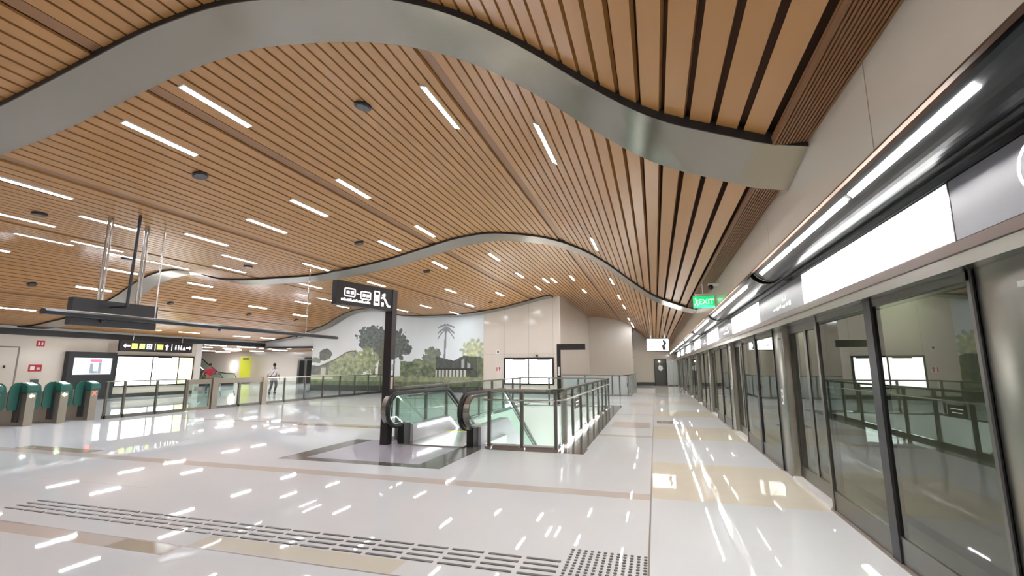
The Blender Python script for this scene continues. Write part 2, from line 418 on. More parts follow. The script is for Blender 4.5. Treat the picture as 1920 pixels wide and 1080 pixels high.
struct('trim_3', MB().box(XL-.3, XL+.12, YB, 27.3, 2.93, 3.2).box(XL+.12, -22.35, 27.15, 27.35, 2.8, 2.95), M['dark_metal'], label='dark bulkhead along the top of the left wall')
struct('baseboard_left', MB().box(XL, XL+.03, YB, 22.1, 0, .18), M['skirting'])
struct('baseboard_back', MB().box(-9.95, -5.2, YM-.03, YM, 0, .2).box(-5.2, -1.7, 39.97, 40, 0, .25).box(-1.7, 0, 42.97, 43, 0, .25).box(.93, 1.8, 42.97, 43, 0, .25), M['skirting'])
struct('baseboard_mural', MB().box(-22.35, -9.95, YM-.05, YM-.02, 0, .36), M['skirting'])
struct('wall_column', MB().box(XL-.3, XL+.02, 22.1, 22.5, 0, 2.93), M['white'], label='narrow white column at the end of the left wall')
# passage behind the left opening
struct('wall_passage_back', MB().box(-46, -22.3, 38, 38.2, 0, 3.05), M['panel'])
struct('wall_passage_left', MB().box(-46.2, -46, YB, 38, 0, 3.05), M['panel'])
struct('wall_passage_right', MB().box(-22.35, -22.15, YM+.25, 38, 0, 3.0), M['panel'])
struct('ceiling_passage', MB().box(-46, XL-.3, YB, 38, 3.0, 3.05).box(XL-.3, -22.2, YM+.25, 38, 3.0, 3.05), M['wood_rib'], label='lower flat ceiling of the passage on the left')
ps = None
for (x, y) in [(-28,24),(-28.5,27),(-30,23),(-31.5,26),(-27.5,29.5),(-25.5,28.5),(-24,30.5),(-29.5,30),(-32,29),(-34,31),(-31,33),(-27,33),(-36.5,28),(-38,32),(-35,34.5),(-29,36),(-24.2,34.5),(-39.5,35),(-34,24)]:
    if ps is None:
        ps = thing('passage_light', 'white light strip under the low ceiling of the far left passage', 'ceiling light', (x, y, 3), 'light strips in the far left passage')
        MB().box(x-.07, x+.07, y, y+1.5, 2.955, 2.965).build('diffuser', M['strip'], ps)
        MB().box(x-.09, x+.09, y-.02, y+1.52, 2.965, 3.0).build('frame', M['white'], ps); o = ps
    else: o = copy_tree(ps)
    o.location = (x, y, 3)

# ---------------------------------------------------------------- mural (printed picture on the back wall)
def n3(x, z, s, o=0): return noise.noise(Vector((x*s+o, z*s, o*1.7)))
def paint(X, z):
    nA = n3(X, z, 1.3, 3); nB = n3(X, z, 4.5, 9); nC = n3(X, z, 10, 5)
    sky = (234, 240, 240) if X > -17 else (242, 244, 243)
    d = min(1, max(0, (z-1.5)/3.2)); c = tuple(a-10*d+3*nA for a in sky)
    # cloud line at the left
    # big dark tree
    def blob(cx, cz, rx, rz, rough=.35):
        return ((X-cx)/rx)**2+((z-cz)/rz)**2+rough*nB*2.2+rough*nC*1.2 < 1
    if blob(-17.7, 3.45, 1.15, .75) or blob(-15.9, 3.1, .75, .85) or blob(-16.6, 2.7, 1.2, .9) or blob(-15.3, 2.65, .5, .35) or blob(-18.3, 3.2, .5, .5):
        c = (106+34*nC, 113+34*nC, 108+34*nC)
    # small round tree, left
    if blob(-21.3, 2.35, .5, .42, .12): c = (118+20*nC, 122+20*nC, 116)
    if blob(-22.1, 1.9, .42, .32, .12): c = (150+20*nC, 156+20*nB, 146)
    # bridge with an arched back and hazy wood beneath
    def bridge(X):
        pts = [(-22.4, 1.75), (-21.7, 1.72), (-20.5, 2.17), (-19.7, 2.6), (-19.2, 2.72), (-18.8, 2.62), (-18.55, 2.2), (-18.4, 2.0)]
        for i in range(len(pts)-1):
            if pts[i][0] <= X <= pts[i+1][0]:
                return pts[i][1]+(pts[i+1][1]-pts[i][1])*(X-pts[i][0])/(pts[i+1][0]-pts[i][0])
        return None
    b = bridge(X)
    if b:
        if z < b: c = (168+40*nB, 174+36*nB, 146+34*nC) if X > -20.9 else (126+30*nB, 128+28*nB, 118+20*nC)
        if abs(z-b) < .1: c = (236, 238, 230)
        if -.17 < z-b < -.09: c = (104, 108, 100)
        if X < -20.9 and .95 < z < 1.5 and (abs(X+20.8) < .14 or abs(X+21.4) < .2): c = (206, 204, 190)
    # trunks of the big tree
    if 0.95 < z < 3.2:
        for tx, tw in ((-17.0, .2), (-16.5, .16), (-17.5, .1)):
            if abs(X-tx-(z-1)*.05*(tx+17)) < tw*(1.2-.2*z)+.04*nB: c = (112, 112, 92)
    # pale green tree in front
    if blob(-18.1, 1.95, .95, .85, .4) or blob(-19.6, 1.5, 1.3, .5, .4):
        c = (160+50*nB+20*nC, 168+46*nB+20*nC, 130+40*nB+20*nC)
    # hedges right of the big tree
    top = 1.9+.22*nA+.14*nB + (.35 if -14 < X < -12.9 else 0)
    if X > -15.6 and X < -12.6 and z < top: c = (118+48*nB+20*nC, 128+44*nB+20*nC, 102+40*nB+20*nC)
    if blob(-13.4, 2.3, .55, .5, .4): c = (132+30*nB, 140+30*nB, 124+20*nC)
    # palm
    if abs(X+12.5-.03*(z-3)) < .065 and 2.0 < z < 3.85: c = (140, 142, 144)
    dx, dz = X+12.45, z-3.85; r = math.hypot(dx, dz*1.1); a = math.atan2(dz, dx)
    dr_ = .45*abs(dx)**1.6*2
    if (r < .24 and dz > -.1) or (abs(dx) < .55 and (abs(dz-.12+dr_) < .07+.05*nC or (abs(dz-.3+dr_*.5) < .06+.06*nC) or abs(dz+dr_*1.6) < .06) ): c = (150+20*nC, 152+20*nC, 156)
    # tree at the right end
    if blob(-10.6, 2.5, .7, .75, .5): c = (196+50*nB, 202+44*nB, 168+60*nC)
    if X > -11.2 and z < 2.0+.4*nA and X < -9.9: c = (120+40*nB, 128+40*nB, 96+40*nC)
    # house on stilts
    if -13.1 < X < -10.35:
        roof = 2.2-.26*(X+13.1)/1.15 if X < -11.95 else (1.9+.33*(X+11.95)/.7 if X < -11.25 else 2.25-.12*(X+11.25)/.9)
        if 1.42 < z < roof:
            c = (92+16*nC, 94+16*nC, 92+14*nC)
            if X > -11.55 and z < roof-.2 and X < -10.8: c = (180, 184, 180) if (int((X+20)*5) % 2) else (84, 86, 84)
        if 1.38 < z < 1.46 and X < -10.6: c = (64, 66, 62)
        if X > -11 and z < roof-.02 and z > roof-.4-.25*(X+11): c = (96, 102, 84)
        if .92 < z < 1.38 and X < -11.0: c = (214, 214, 206) if (int((X+20)*8.3) % 2) else (110, 112, 100)
        if X > -11.05 and .9 < z < 1.38: c = (88+20*nB, 94+20*nB, 78)
    # lawn and wall at the bottom
    if z < .94+.03*nB:
        c = (150+30*nB, 156+28*nB, 122+24*nC)
        if z < .62: c = (116+30*nB, 124+30*nB, 94+20*nC)
        if X < -20.6 and .72 < z < .9: c = (222, 226, 196)
    if .94 < z < 1.02 and X < -17.2: c = (206, 208, 168)
    return tuple(max(0, min(255, v)) for v in c)
NX, NZ = 440, 130
vs = []; fs = []; cols = []
xa, xb, z0 = -22.35, -9.95, .36
me = bpy.data.meshes.new('mural')
tops = [zc(xa+(xb-xa)*i/NX)-.045 for i in range(NX+1)]; ZT = 5.4
for j in range(NZ+1):
    z = z0+(5.2-z0)*j/NZ
    for i in range(NX+1):
        vs.append((xa+(xb-xa)*i/NX, 0, min(z, tops[i])-z0))
for j in range(NZ):
    for i in range(NX):
        a = j*(NX+1)+i
        if vs[a][2] >= tops[i]-z0-1e-6: continue
        fs.append((a, a+1, a+NX+2, a+NX+1))
        X = xa+(xb-xa)*(i+.5)/NX; z = z0+(5.2-z0)*(j+.5)/NZ
        cols.append(paint(X, z))
me.from_pydata([(v[0]-xa, v[1], v[2]) for v in vs], [], fs)
at = me.color_attributes.new('print', 'BYTE_COLOR', 'CORNER')
buf = []
for c in cols:
    cc = tuple(lin(c))+(1.0,)
    buf += list(cc)*4
at.data.foreach_set('color', buf)
mm = mat('mural_print', (200, 200, 200), .3)
an = mm.node_tree.nodes.new('ShaderNodeVertexColor'); an.layer_name = 'print'
mm.node_tree.links.new(an.outputs[0], mm.node_tree.nodes['Principled BSDF'].inputs['Base Color'])
me.materials.append(mm)
mo = bpy.data.objects.new('mural', me); col.objects.link(mo); mo.location = (xa, YM-.02, z0)
tag(mo, 'large wall mural of trees, an arched bridge, a palm and a timber house', 'mural')
struct('wall_mural', wall_under(-22.35, -9.95, YM), M['white'], label='wall carrying the printed landscape mural')
struct('wall_arch', wall_under(XL-.1, -22.35, YM, z0=2.95), M['white'], label='white wall above the opening to the left passage')
exec_after = []

# ---------------------------------------------------------------- platform screen doors
XP = 1.81
ordn = ['nearest', 'second', 'third', 'fourth', 'fifth', 'sixth', 'seventh', 'eighth', 'ninth', 'tenth', 'eleventh']
def pillar_proto(y):
    t = thing('door_pillar', '', 'pillar', (XP, y+.28, 0), 'steel pillars of the platform screen doors')
    c = [(XP+.22, y), (XP+.04, y), (XP+.012, y+.012), (XP, y+.04), (XP, y+.52), (XP+.012, y+.548), (XP+.04, y+.56), (XP+.22, y+.56)]
    MB().prism(c, 'z', 0, 2.12).build('pillar_body', M['brushed'], t, smooth=True)
    MB().box(XP-.01, XP, y+.535, y+.56, 0, 2.12).build('gasket', M['rubber'], t)
    MB().box(XP-.005, XP, y+.2, y+.3, 1.0, 1.22).build('notice', M['notice'], t, label='small white notice')
    MB().box(XP-.006, XP-.004, y+.22, y+.28, 1.13, 1.18).box(XP-.006, XP-.004, y+.225, y+.275, 1.04, 1.1).build('notice_mark', M['dark_metal'], t)
    MB().box(XP-.02, XP, y+.12, y+.17, 1.95, 1.98).build('status_lamp', M['notice'], t)
    return t
def door_proto(y):      # y .. y+1.54 : recessed sliding door
    t = thing('platform_sliding_door', '', 'platform door', (XP, y+.77, 0), 'sliding doors along the platform edge')
    MB().box(XP-.02, XP+.14, y, y+1.54, 0, .035).build('threshold', M['white'], t, label='pale threshold')
    for k in (0, 1):
        a = y+.02+k*.75; b = a+.75
        lf = MB().box(XP+.09, XP+.13, a, b, .04, .2).box(XP+.09, XP+.13, a, b, 2.02, 2.12).box(XP+.09, XP+.13, a, a+.05, .2, 2.02).box(XP+.09, XP+.13, b-.05, b, .2, 2.02).build('door_leaf', M['steel_dark'], t)
        MB().box(XP+.1, XP+.115, a+.05, b-.05, .2, 2.02).build('pane', M['g_dark'], lf)
    return t
def panel_proto(y):     # y .. y+2.9 : fixed glazing with a dark mullion at y+1.43
    t = thing('platform_glass_panel', '', 'glass panel', (XP, y+1.45, 0), 'fixed glass panels along the platform edge')
    MB().box(XP, XP+.05, y, y+2.9, 0, .22).box(XP, XP+.05, y, y+2.9, 2.06, 2.12).box(XP-.008, XP+.06, y+2.83, y+2.895, 0, 2.12).box(XP, XP+.05, y, y+.05, 0, 2.12).build('frame', M['steel_dark'], t)
    MB().box(XP-.012, XP+.06, y+1.36, y+1.5, 0, 2.12).build('mullion', M['dark_metal'], t, label='dark mullion')
    MB().box(XP+.01, XP+.025, y+.05, y+1.36, .22, 2.06).build('pane', M['g_dark'], t)
    MB().box(XP+.01, XP+.025, y+1.5, y+2.83, .22, 2.06).build('pane', M['g_dark'], t)
    MB().box(XP-.03, XP, y-.0, y+2.9, .0, .012).build('sill', M['joint'], t)
    return t
PP, DD, GG = pillar_proto(2.84), door_proto(1.30), panel_proto(3.4)
cnt = 0
for k in range(-1, 8):
    if k == 0: p, d, g = PP, DD, GG
    else: p, d, g = copy_tree(PP), copy_tree(DD), copy_tree(GG)
    for q in (p, d, g): q.location.y += 5*k
    nm = {-1: 'out of view behind the viewpoint', 0: 'nearest the viewpoint'}.get(k, '%s from the near end of the row' % ordn[k])
    p['label'] = 'brushed steel platform door pillar, %s' % nm
    d['label'] = 'recessed glass sliding platform door, %s' % nm
    g['label'] = 'fixed dark glass platform screen panel, %s' % nm
# header beam: silver soffit, brown strip, light boxes
hb = MB()
hb.prism([(1.60, 2.085), (1.81, 2.115), (1.99, 2.115), (1.99, 2.62), (1.60, 2.62)], 'y', YB, 42)
hb.prism([(1.595, 2.08), (1.60, 2.08), (1.60, 2.155), (1.595, 2.155)], 'y', YB, 42)
t = thing('header_beam', 'long steel header beam over the platform doors', 'beam', (1.8, 14, 2.1)); t['kind'] = 'structure'
hb.build('steel_casing', M['brushed'], t)
MB().box(1.583, 1.6, YB, 42, 2.155, 2.215).build('brown_strip', M['header_brown'], t, label='brown strip under the light boxes')
MB().box(1.575, 1.62, YB, 42, 2.555, 2.61).build('black_strip', M['black'], t, label='black strip over the light boxes')
W0 = G0 = None
for k in range(-3, 8):
    y = 3.05+5*k; nm = 'nearest' if k == 0 else ('behind the viewpoint' if k < 0 else ordn[k])
    if y > 38: continue
    lab = 'blank white light box on the door header, %s' % (nm if k < 0 else nm+' of the row')
    if W0 is None:
        W0 = thing('light_box', lab, 'light box', (1.6, y, 2.38), 'white light boxes on the door header')
        MB().box(1.588, 1.6, y+.01, y+2.74, 2.22, 2.55).build('lit_face', M['boxL'], W0)
        MB().box(1.586, 1.6, y, y+.01, 2.22, 2.55).box(1.586, 1.6, y+2.74, y+2.75, 2.22, 2.55).box(1.586, 1.6, y, y+2.75, 2.545, 2.553).box(1.586, 1.6, y, y+2.75, 2.217, 2.223).build('frame', M['plate'], W0); W0['y'] = y; o = W0
    else: o = copy_tree(W0); o.location.y = y
    o['label'] = lab
    y2 = y+2.75
    lab = 'grey sign panel with small white marks on the door header, %s' % (nm if k < 0 else nm+' of the row')
    if k == -1: lab = 'grey header sign panel with a white ring, cut off at the right edge'
    g = thing('header_sign', lab, 'sign', (1.6, y2, 2.38), 'grey sign panels on the door header')
    MB().box(1.588, 1.6, y2+.005, y2+2.245, 2.22, 2.55).build('sign_face', M['greypanel'], g)
    mk = MB()
    if k == -1:
        for i in range(32):
            a, b = 2*math.pi*i/32, 2*math.pi*(i+1)/32
            cy, cz, r1, r2 = 2.43, 2.40, .118, .102
            mk.add([(1.585, cy+r1*math.cos(a), cz+r1*math.sin(a)), (1.585, cy+r1*math.cos(b), cz+r1*math.sin(b)), (1.585, cy+r2*math.cos(b), cz+r2*math.sin(b)), (1.585, cy+r2*math.cos(a), cz+r2*math.sin(a)),
                    (1.588, cy+r1*math.cos(a), cz+r1*math.sin(a)), (1.588, cy+r1*math.cos(b), cz+r1*math.sin(b)), (1.588, cy+r2*math.cos(b), cz+r2*math.sin(b)), (1.588, cy+r2*math.cos(a), cz+r2*math.sin(a))],
                   [(0, 1, 2, 3), (7, 6, 5, 4), (0, 4, 5, 1), (2, 6, 7, 3)])
        mk.build('ring_mark', M['icon'], g, label='white ring emblem')
    else:
        yy = y2+.5
        for i in range(6):
            ww = .07+.03*((i*7) % 3)
            mk.box(1.584, 1.588, yy, yy+ww, 2.285+.012*(i % 2), 2.335-.01*(i % 3)); yy += ww+.05
        mk.box(1.584, 1.588, y2+.7, y2+.84, 2.37, 2.38).box(1.584, 1.588, y2+.7, y2+.71, 2.37, 2.42).box(1.584, 1.588, y2+.83, y2+.84, 2.37, 2.42)
        mk.build('white_marks', M['icon'], g)
# cove above: cream fascia, dark cylinder housings with light strips
fa = MB()
y = YB
while y < 43:
    fa.box(XW, XW+.02, y, min(y+2.39, 43), 2.68, 3.32); y += 2.4
struct('wall_right', fa, M['panel_r'], label='glossy cream fascia above the platform doors')
struct('trim_4', MB().box(XW+.02, XW+.026, YB, 43, 2.68, 3.32).box(XW-.002, XW+.024, YB, 43, 2.670, 2.68).box(XW+.03, 1.99, YB, 43, 3.0, 3.02), M['void'], label='dark backing and edge line of the cream fascia')
struct('trim_5', MB().box(1.50, 1.6, YB, 42, 2.625, 2.635).box(1.63, 1.64, YB, 42, 2.62, 3.0), M['plate'], label='grey plate between light housing and header')
def housing(y):
    t = thing('light_housing', '', 'light fitting', (1.405, y, 2.79), 'dark cylindrical light housings over the doors')
    cx, cz, r = 1.405, 2.79, .2
    pts = [(cx+r*math.cos(a), cz+r*math.sin(a)) for a in [math.pi*(.93+i*1.14/28) for i in range(29)]]
    b = MB(); b.strip(pts, 'y', y, y+4.8, .006); b.build('cylinder_shell', M['tube'], t, smooth=True)
    for e in (y-.0, y+4.78):
        MB().prism([(cx+(r+.012)*math.cos(a), cz+(r+.012)*math.sin(a)) for a in [2*math.pi*i/32 for i in range(32)]], 'y', e, e+.03).build('end_cap', M['black'], t, smooth=True)
    a0 = math.radians(226); ux, uz = math.cos(a0), math.sin(a0); tx, tz = -uz, ux
    for i in range(3):
        ya, yb = y+.62+i*1.36, y+.62+i*1.36+1.25
        def P(s, d): return (cx+ux*(r+d)+tx*s, cz+uz*(r+d)+tz*s)
        MB().prism([P(-.022, -.01), P(.022, -.01), P(.018, .012), P(-.018, .012)], 'y', ya, yb).build('light_strip', M['tubeL'], t)
    return t
H0 = housing(1.54)
for k in range(-3, 8):
    o = H0 if k == 0 else copy_tree(H0); o.location.y = 1.54+5*k
    o['label'] = 'dark cylindrical light housing above the platform doors, %s' % ('nearest the viewpoint' if k == 0 else 'behind the viewpoint' if k < 0 else ordn[k]+' of the row')
# tunnel behind the doors
struct('wall_tunnel', MB().box(5.5, 5.7, YB, 43, -1.3, 3.4).box(1.85, 5.7, YB-.2, YB, -1.3, 3.4), M['tunnel'], label='dim concrete tunnel wall behind the platform glass')
struct('floor_track', MB().box(1.85, 5.5, YB, 43, -1.32, -1.3).box(1.83, 1.85, YB, 43, -1.3, 0), M['tunnel'], label='sunken track bed behind the platform glass')
struct('ceiling_tunnel', MB().box(1.99, 5.7, YB, 43, 3.3, 3.32), M['tunnel'], label='tunnel roof behind the platform glass')
for xx in (2.9, 4.34):
    tag(MB().box(xx, xx+.07, YB, 43, -1.3, -1.14).build('rail', M['steel_dark'], origin=(xx, 10, -1.3)), 'steel running rail on the track bed, %s' % ('nearer the platform' if xx < 3 else 'farther from the platform'), 'rail')
for y in (4, 12, 20, 28, 36):  # lamps added to lift the dark tunnel behind the glass
    tag(MB().box(4.6, 4.75, y, y+2.4, 3.2, 3.26).build('tunnel_fill_lamp', M['led_w'], origin=(4.6, y, 3.2)), 'added fill lamp under the tunnel roof behind the platform glass', 'lamp', 'added tunnel fill lamps')

# ---------------------------------------------------------------- EXIT sign, camera, screen
t = thing('exit_sign', 'green illuminated EXIT sign beside the cream fascia', 'sign', (.95, 9.6, 3.0))
MB().box(.76, 1.14, 9.585, 9.625, 2.655, 2.885).build('sign_box', M['exitg'], t, bevel=.004)
MB().box(.8, 1.1, 9.59, 9.62, 2.885, 2.93).box(.93, .95, 9.6, 9.615, 2.93, 3.2).build('bracket', M['white'], t)
text('lettering', 'EXIT', .135, M['exitw'], t, (.995, 9.583, 2.77), (math.pi/2, 0, 0))
rm = MB(); rm.sphere((.805, 9.583, 2.835), .014, 8, (1, .3, 1)); rm.tube([(.815, 9.583, 2.82), (.82, 9.583, 2.765)], .011, 6).tube([(.82, 9.583, 2.765), (.845, 9.583, 2.73), (.835, 9.583, 2.69)], .007, 6).tube([(.82, 9.583, 2.765), (.8, 9.583, 2.73), (.785, 9.583, 2.715)], .007, 6).tube([(.815, 9.583, 2.81), (.845, 9.583, 2.79)], .006, 6)
rm.build('running_figure', M['exitw'], t, smooth=True)
t = thing('security_camera', 'small white security camera beside the EXIT sign', 'camera', (1.1, 9.0, 3.05))
MB().box(.98, 1.165, 8.97, 9.03, 2.98, 3.02).build('bracket', M['white'], t)
MB().sphere((1.02, 8.98, 2.95), .05, 14).build('camera_head', M['black'], t, smooth=True)
t = thing('hanging_screen', 'lit information screen hanging at the far end of the platform', 'screen', (.13, 18, 3.3))
MB().box(-.27, .53, 18, 18.06, 2.1, 2.58).build('casing', M['black'], t, bevel=.005)
MB().box(-.245, .505, 17.99, 18, 2.13, 2.55).build('display', M['board'], t)
MB().box(-.2, .3, 17.984, 17.99, 2.45, 2.47).box(-.1, -.05, 17.984, 17.99, 2.25, 2.3).box(.08, .12, 17.984, 17.99, 2.2, 2.22).build('display_mark', M['scr_pic'], t)
MB().prism([(.3, 2.15), (.42, 2.15), (.38, 2.3), (.44, 2.4), (.36, 2.52), (.3, 2.5), (.34, 2.36), (.27, 2.32)], 'y', 17.982, 17.99).build('display_shape', M['dark_metal'], t)
MB().tube([(-.1, 18.03, 2.58), (-.1, 18.03, 3.7)], .02, 8).tube([(.36, 18.03, 2.58), (.36, 18.03, 3.5)], .02, 8).build('hanger', M['steel'], t)

# ---------------------------------------------------------------- far door
t = MB().box(-.06, .0, 42.94, 43, 0, 2.22).box(.9, .96, 42.94, 43, 0, 2.22).box(-.06, .96, 42.94, 43, 2.16, 2.22).build('door_1', M['dark_metal'], origin=(.45, 43, 0)); t['kind'] = 'structure'
t['label'] = 'dark grey service door in the far end wall'; t['category'] = 'door'
MB().box(0, .9, 42.95, 42.99, 0.02, 2.16).build('door_leaf', M['door_green'], t)
MB().box(.78, .84, 42.9, 42.95, 1.0, 1.04).build('door_handle', M['steel'], t)
MB().prism([(.3, 1.3), (.5, 1.2), (.66, 1.4), (.6, 1.62), (.36, 1.72), (.26, 1.5)], 'y', 42.94, 42.95).build('notice', M['notice'], t)
MB().sphere((.38, 42.9, 2.02), .06, 10).build('lamp', M['led_w'], t, smooth=True)
t = thing('end_glass_gate', 'pale glass gate at the far end of the platform doors', 'gate', (1.3, 42, 0))
MB().box(.98, 1.8, 41.95, 41.98, .05, 2.1).build('pane', M['g_frost'], t)
MB().box(.95, .98, 41.94, 42, 0, 2.12).box(1.4, 1.43, 41.94, 42, 0, 2.12).box(.95, 1.8, 41.94, 42, 2.08, 2.12).build('frame', M['steel'], t)

# ---------------------------------------------------------------- black sign post by the escalator
px_, py_ = -5.33, 8.86
t = thing('sign_post', 'tall black sign post with arm beside the escalator', 'sign', (px_, py_, 0))
MB().box(px_-.085, px_+.085, py_-.09, py_+.09, 0, 3.17).build('post', M['black_brown'], t, bevel=.004)
A = Vector((px_+.02, py_, 0)); B = Vector((-5.68, 7.42, 0)); d = (B-A).normalized(); nrm = Vector((-d.y, d.x, 0))
if nrm.x < 0: nrm = -nrm
def ob(b, s0, s1, n0, n1, z0, z1):
    ps = [A+d*s+nrm*n for s in (s0, s1) for n in (n0, n1)]
    vs = [(p.x, p.y, z) for p in ps for z in (z0, z1)]
    return b.add(vs, [(0, 1, 3, 2), (4, 6, 7, 5), (0, 4, 5, 1), (2, 3, 7, 6), (0, 2, 6, 4), (1, 5, 7, 3)])
Ln = (B-A).length
arm = ob(MB(), .06, Ln, -.07, .07, 2.71, 3.165).build('sign_arm', M['black_brown'], t)
F = .072
def rrect(b, s, z, w_, h_, r, th, f=F):
    def path(w_, h_, r):
        pts = []
        for cx, cz, a0 in ((w_/2-r, h_/2-r, 0), (-w_/2+r, h_/2-r, 90), (-w_/2+r, -h_/2+r, 180), (w_/2-r, -h_/2+r, 270)):
            for i in range(5):
                a = math.radians(a0+22.5*i); pts.append((cx+r*math.cos(a), cz+r*math.sin(a)))
        return pts
    o_, i_ = path(w_, h_, r), path(w_-2*th, h_-2*th, max(.003, r-th))
    n = len(o_)
    for i in range(n):
        j = (i+1) % n; q = []
        for nn in (f, f+.006):
            for p in (o_[i], o_[j], i_[j], i_[i]):
                v = A+d*(s+p[0])+nrm*nn; q.append((v.x, v.y, z+p[1]))
        b.add(q, [(0, 1, 2, 3), (7, 6, 5, 4), (0, 4, 5, 1), (2, 6, 7, 3)])
b = MB(); f0, f1 = F, F+.006
rrect(b, 1.19, 2.96, .27, .17, .04, .024); ob(b, 1.1, 1.17, f0, f1, 2.93, 2.99); ob(b, 1.2, 1.27, f0, f1, 2.93, 2.99)
rrect(b, .80, 2.945, .27, .17, .04, .024); ob(b, .71, .78, f0, f1, 2.915, 2.975); ob(b, .81, .88, f0, f1, 2.915, 2.975)
ob(b, .96, 1.03, f0, f1, 2.945, 2.96)
b.build('train_symbols', M['icon'], arm, label='two white train pictograms joined by an arrow')
b = MB(); rrect(b, .51, 2.93, .15, .3, .015, .025); ob(b, .475, .545, f0, f1, 2.87, 3.0); ob(b, .44, .58, f0, f1, 2.79, 2.83); b.build('lift_symbol', M['icon'], arm, label='white lift pictogram')
b = MB()
ob(b, .36, .4, f0, f1, 2.93, 2.97); ob(b, .32, .38, f0, f1, 2.78, 2.86)
for i in range(7):
    ob(b, .27+.0-.022*i+.06, .27-.022*i+.1, f0, f1, 2.99-.03*i, 3.03-.03*i)
ob(b, .13, .21, f0, f1, 2.78, 2.82); ob(b, .28, .33, f0, f1, 2.99, 3.05)
b.build('escalator_symbol', M['icon'], arm, label='white escalator pictogram')
b = MB()
s = .68
for i in range(15):
    wd = .026+.01*(i % 3); ob(b, s, s+wd, f0, f1, 2.79, 2.82+.012*((i*5) % 3)); s += wd+.012
b.build('caption_marks', M['icon'], arm, label='row of small white unreadable letters')
MB().box(px_+.085, px_+.09, py_-.055, py_+.02, 1.38, 1.7).build('notice', M['notice'], t, label='small white notice on the post')
MB().box(px_+.0905, px_+.092, py_-.035, py_+.0, 1.48, 1.6).build('notice_mark', M['black'], t)
MB().box(px_+.085, px_+.09, py_-.055, py_+.03, 1.1, 1.34).build('poster', mat('pale_pink_notice', (214, 196, 184), .5), t, label='pale pink notice on the post')
# smaller far sign post
t = thing('sign_post', 'smaller black sign post with arm in front of the cream back wall', 'sign', (-3.95, 20.3, 0))
MB().box(-4.03, -3.87, 20.25, 20.35, 0, 2.53).build('post', M['black_brown'], t)
MB().box(-3.87, -2.8, 20.25, 20.35, 2.27, 2.53).build('sign_arm', M['black_brown'], t)
MB().box(-3.99, -3.91, 20.24, 20.25, 1.2, 1.55).build('notice', M['notice'], t)

# ---------------------------------------------------------------- escalator going down
t = thing('escalator', 'escalator going down with black handrails and glass sides', 'escalator', (-4.3, 9.2, 0))
EX = (-5.06, -3.54); Yd = 11.3; SL = math.tan(math.radians(30)); YE = 19.0
def ez(y): return 0 if y < Yd else -(y-Yd)*SL
def rail_path(zt, zb, yf, r):
    c_z = (zt+zb)/2; pts = []
    for i in range(13):
        a = math.radians(-90-180*i/12); pts.append((yf+r+ r*math.cos(a), c_z+(zt-zb)/2*math.sin(a)))
    return pts
for k, x in enumerate(EX):
    D = rail_path(1.02, .38, 8.42, .36)       # nose of the handrail, from bottom to top
    path = D+[(10, 1.02), (11.1, 1.02)]+[(Yd+(YE-Yd)*i/8, 1.0+ez(Yd+(YE-Yd)*i/8)) for i in range(9)]
    MB().tube([(x, 9.05, .36)]+[(x, p[0], p[1]) for p in path], .042, 10).build('handrail', M['rubber'], t, label='black rubber handrail', smooth=True)
    so = -1 if k == 0 else 1
    inner = rail_path(.99, .41, 8.47, .33)
    band = [(9.2, .41)]+inner+[(9.9, .99)]
    MB().strip(band, 'x', min(x+so*.03, x+so*.17), max(x+so*.03, x+so*.17), .035).build('newel', M['brushed'], t, smooth=True, label='rounded steel newel casing')
    gi = rail_path(.96, .42, 8.5, .3)
    MB().prism(gi+[(9.35, .96), (9.35, .42)], 'x', x-.006, x+.006).build('newel_glass', M['g_green'], t)
    MB().strip(gi, 'x', x-.02, x+.02, .02).build('rail_track', M['chrome'], t)
    MB().box(x-.07, x+.07, 8.98, 9.25, 0, .4).box(x-.045, x+.045, 8.97, 8.98, .05, .12).build('newel_foot', M['rubber'], t)
    gl = MB(); gl.prism([(9.35, .96), (11.2, .96), (YE, .94+ez(YE)), (YE, .3+ez(YE)), (11.2, .33), (9.35, .33)], 'x', x-.006, x+.006); gl.build('glass_side', M['g_green'], t)
    for sx in (-.045, .045):
        MB().prism([(9.3, .95), (11.2, .95), (YE, .935+ez(YE)), (YE, .91+ez(YE)), (11.2, .925), (9.3, .925)], 'x', x+sx*.3-.012, x+sx*.3+.012).build('rail_track', M['chrome'], t)
    sk = MB(); sk.prism([(9.3, .35), (11.2, .35), (YE, .35+ez(YE)), (YE, -.35+ez(YE)), (11.2, -.3), (10.9, -.02), (9.3, .0)], 'x', x-.11, x+.11); sk.build('skirt', M['landing'], t, label='pale lilac skirt panel')
    q = x+.115 if k == 0 else x-.115
    MB().prism([(9.5, .3), (11.2, .3), (YE, .3+ez(YE)), (YE, .275+ez(YE)), (11.2, .275), (9.5, .275)], 'x', min(q, q+.008), max(q, q+.008)).build('skirt_light', M['voidL'], t, label='bright light line along the skirt')
MB().box(EX[0]+.11, EX[1]-.11, 8.9, 10.9, .002, .02).build('landing_plate', M['steel'], t)
cb = MB()
for i in range(28): cb.box(EX[0]+.12+i*.0462, EX[0]+.14+i*.0462, 10.9, 11.05, .0, .018)
cb.build('comb_plate', M['yellow'], t)
for i in range(19):
    y = 10.95+i*.4; z = 0 if y < Yd+.1 else -(y-Yd-.1)*SL
    sb = MB(); sb.box(EX[0]+.12, EX[1]-.12, y, y+.4, z-.23, z-.012)
    for q in range(16): sb.box(EX[0]+.13+q*.08, EX[0]+.17+q*.08, y, y+.4, z-.012, z)
    sb.build('step', M['steel_dark'], t)
MB().prism([(10.8, -.3), (Yd, -.35), (YE+.1, -.4+ez(YE)), (YE+.1, -.9+ez(YE)), (10.8, -.9)], 'x', EX[0]-.05, EX[1]+.05).build('truss', M['white'], t)
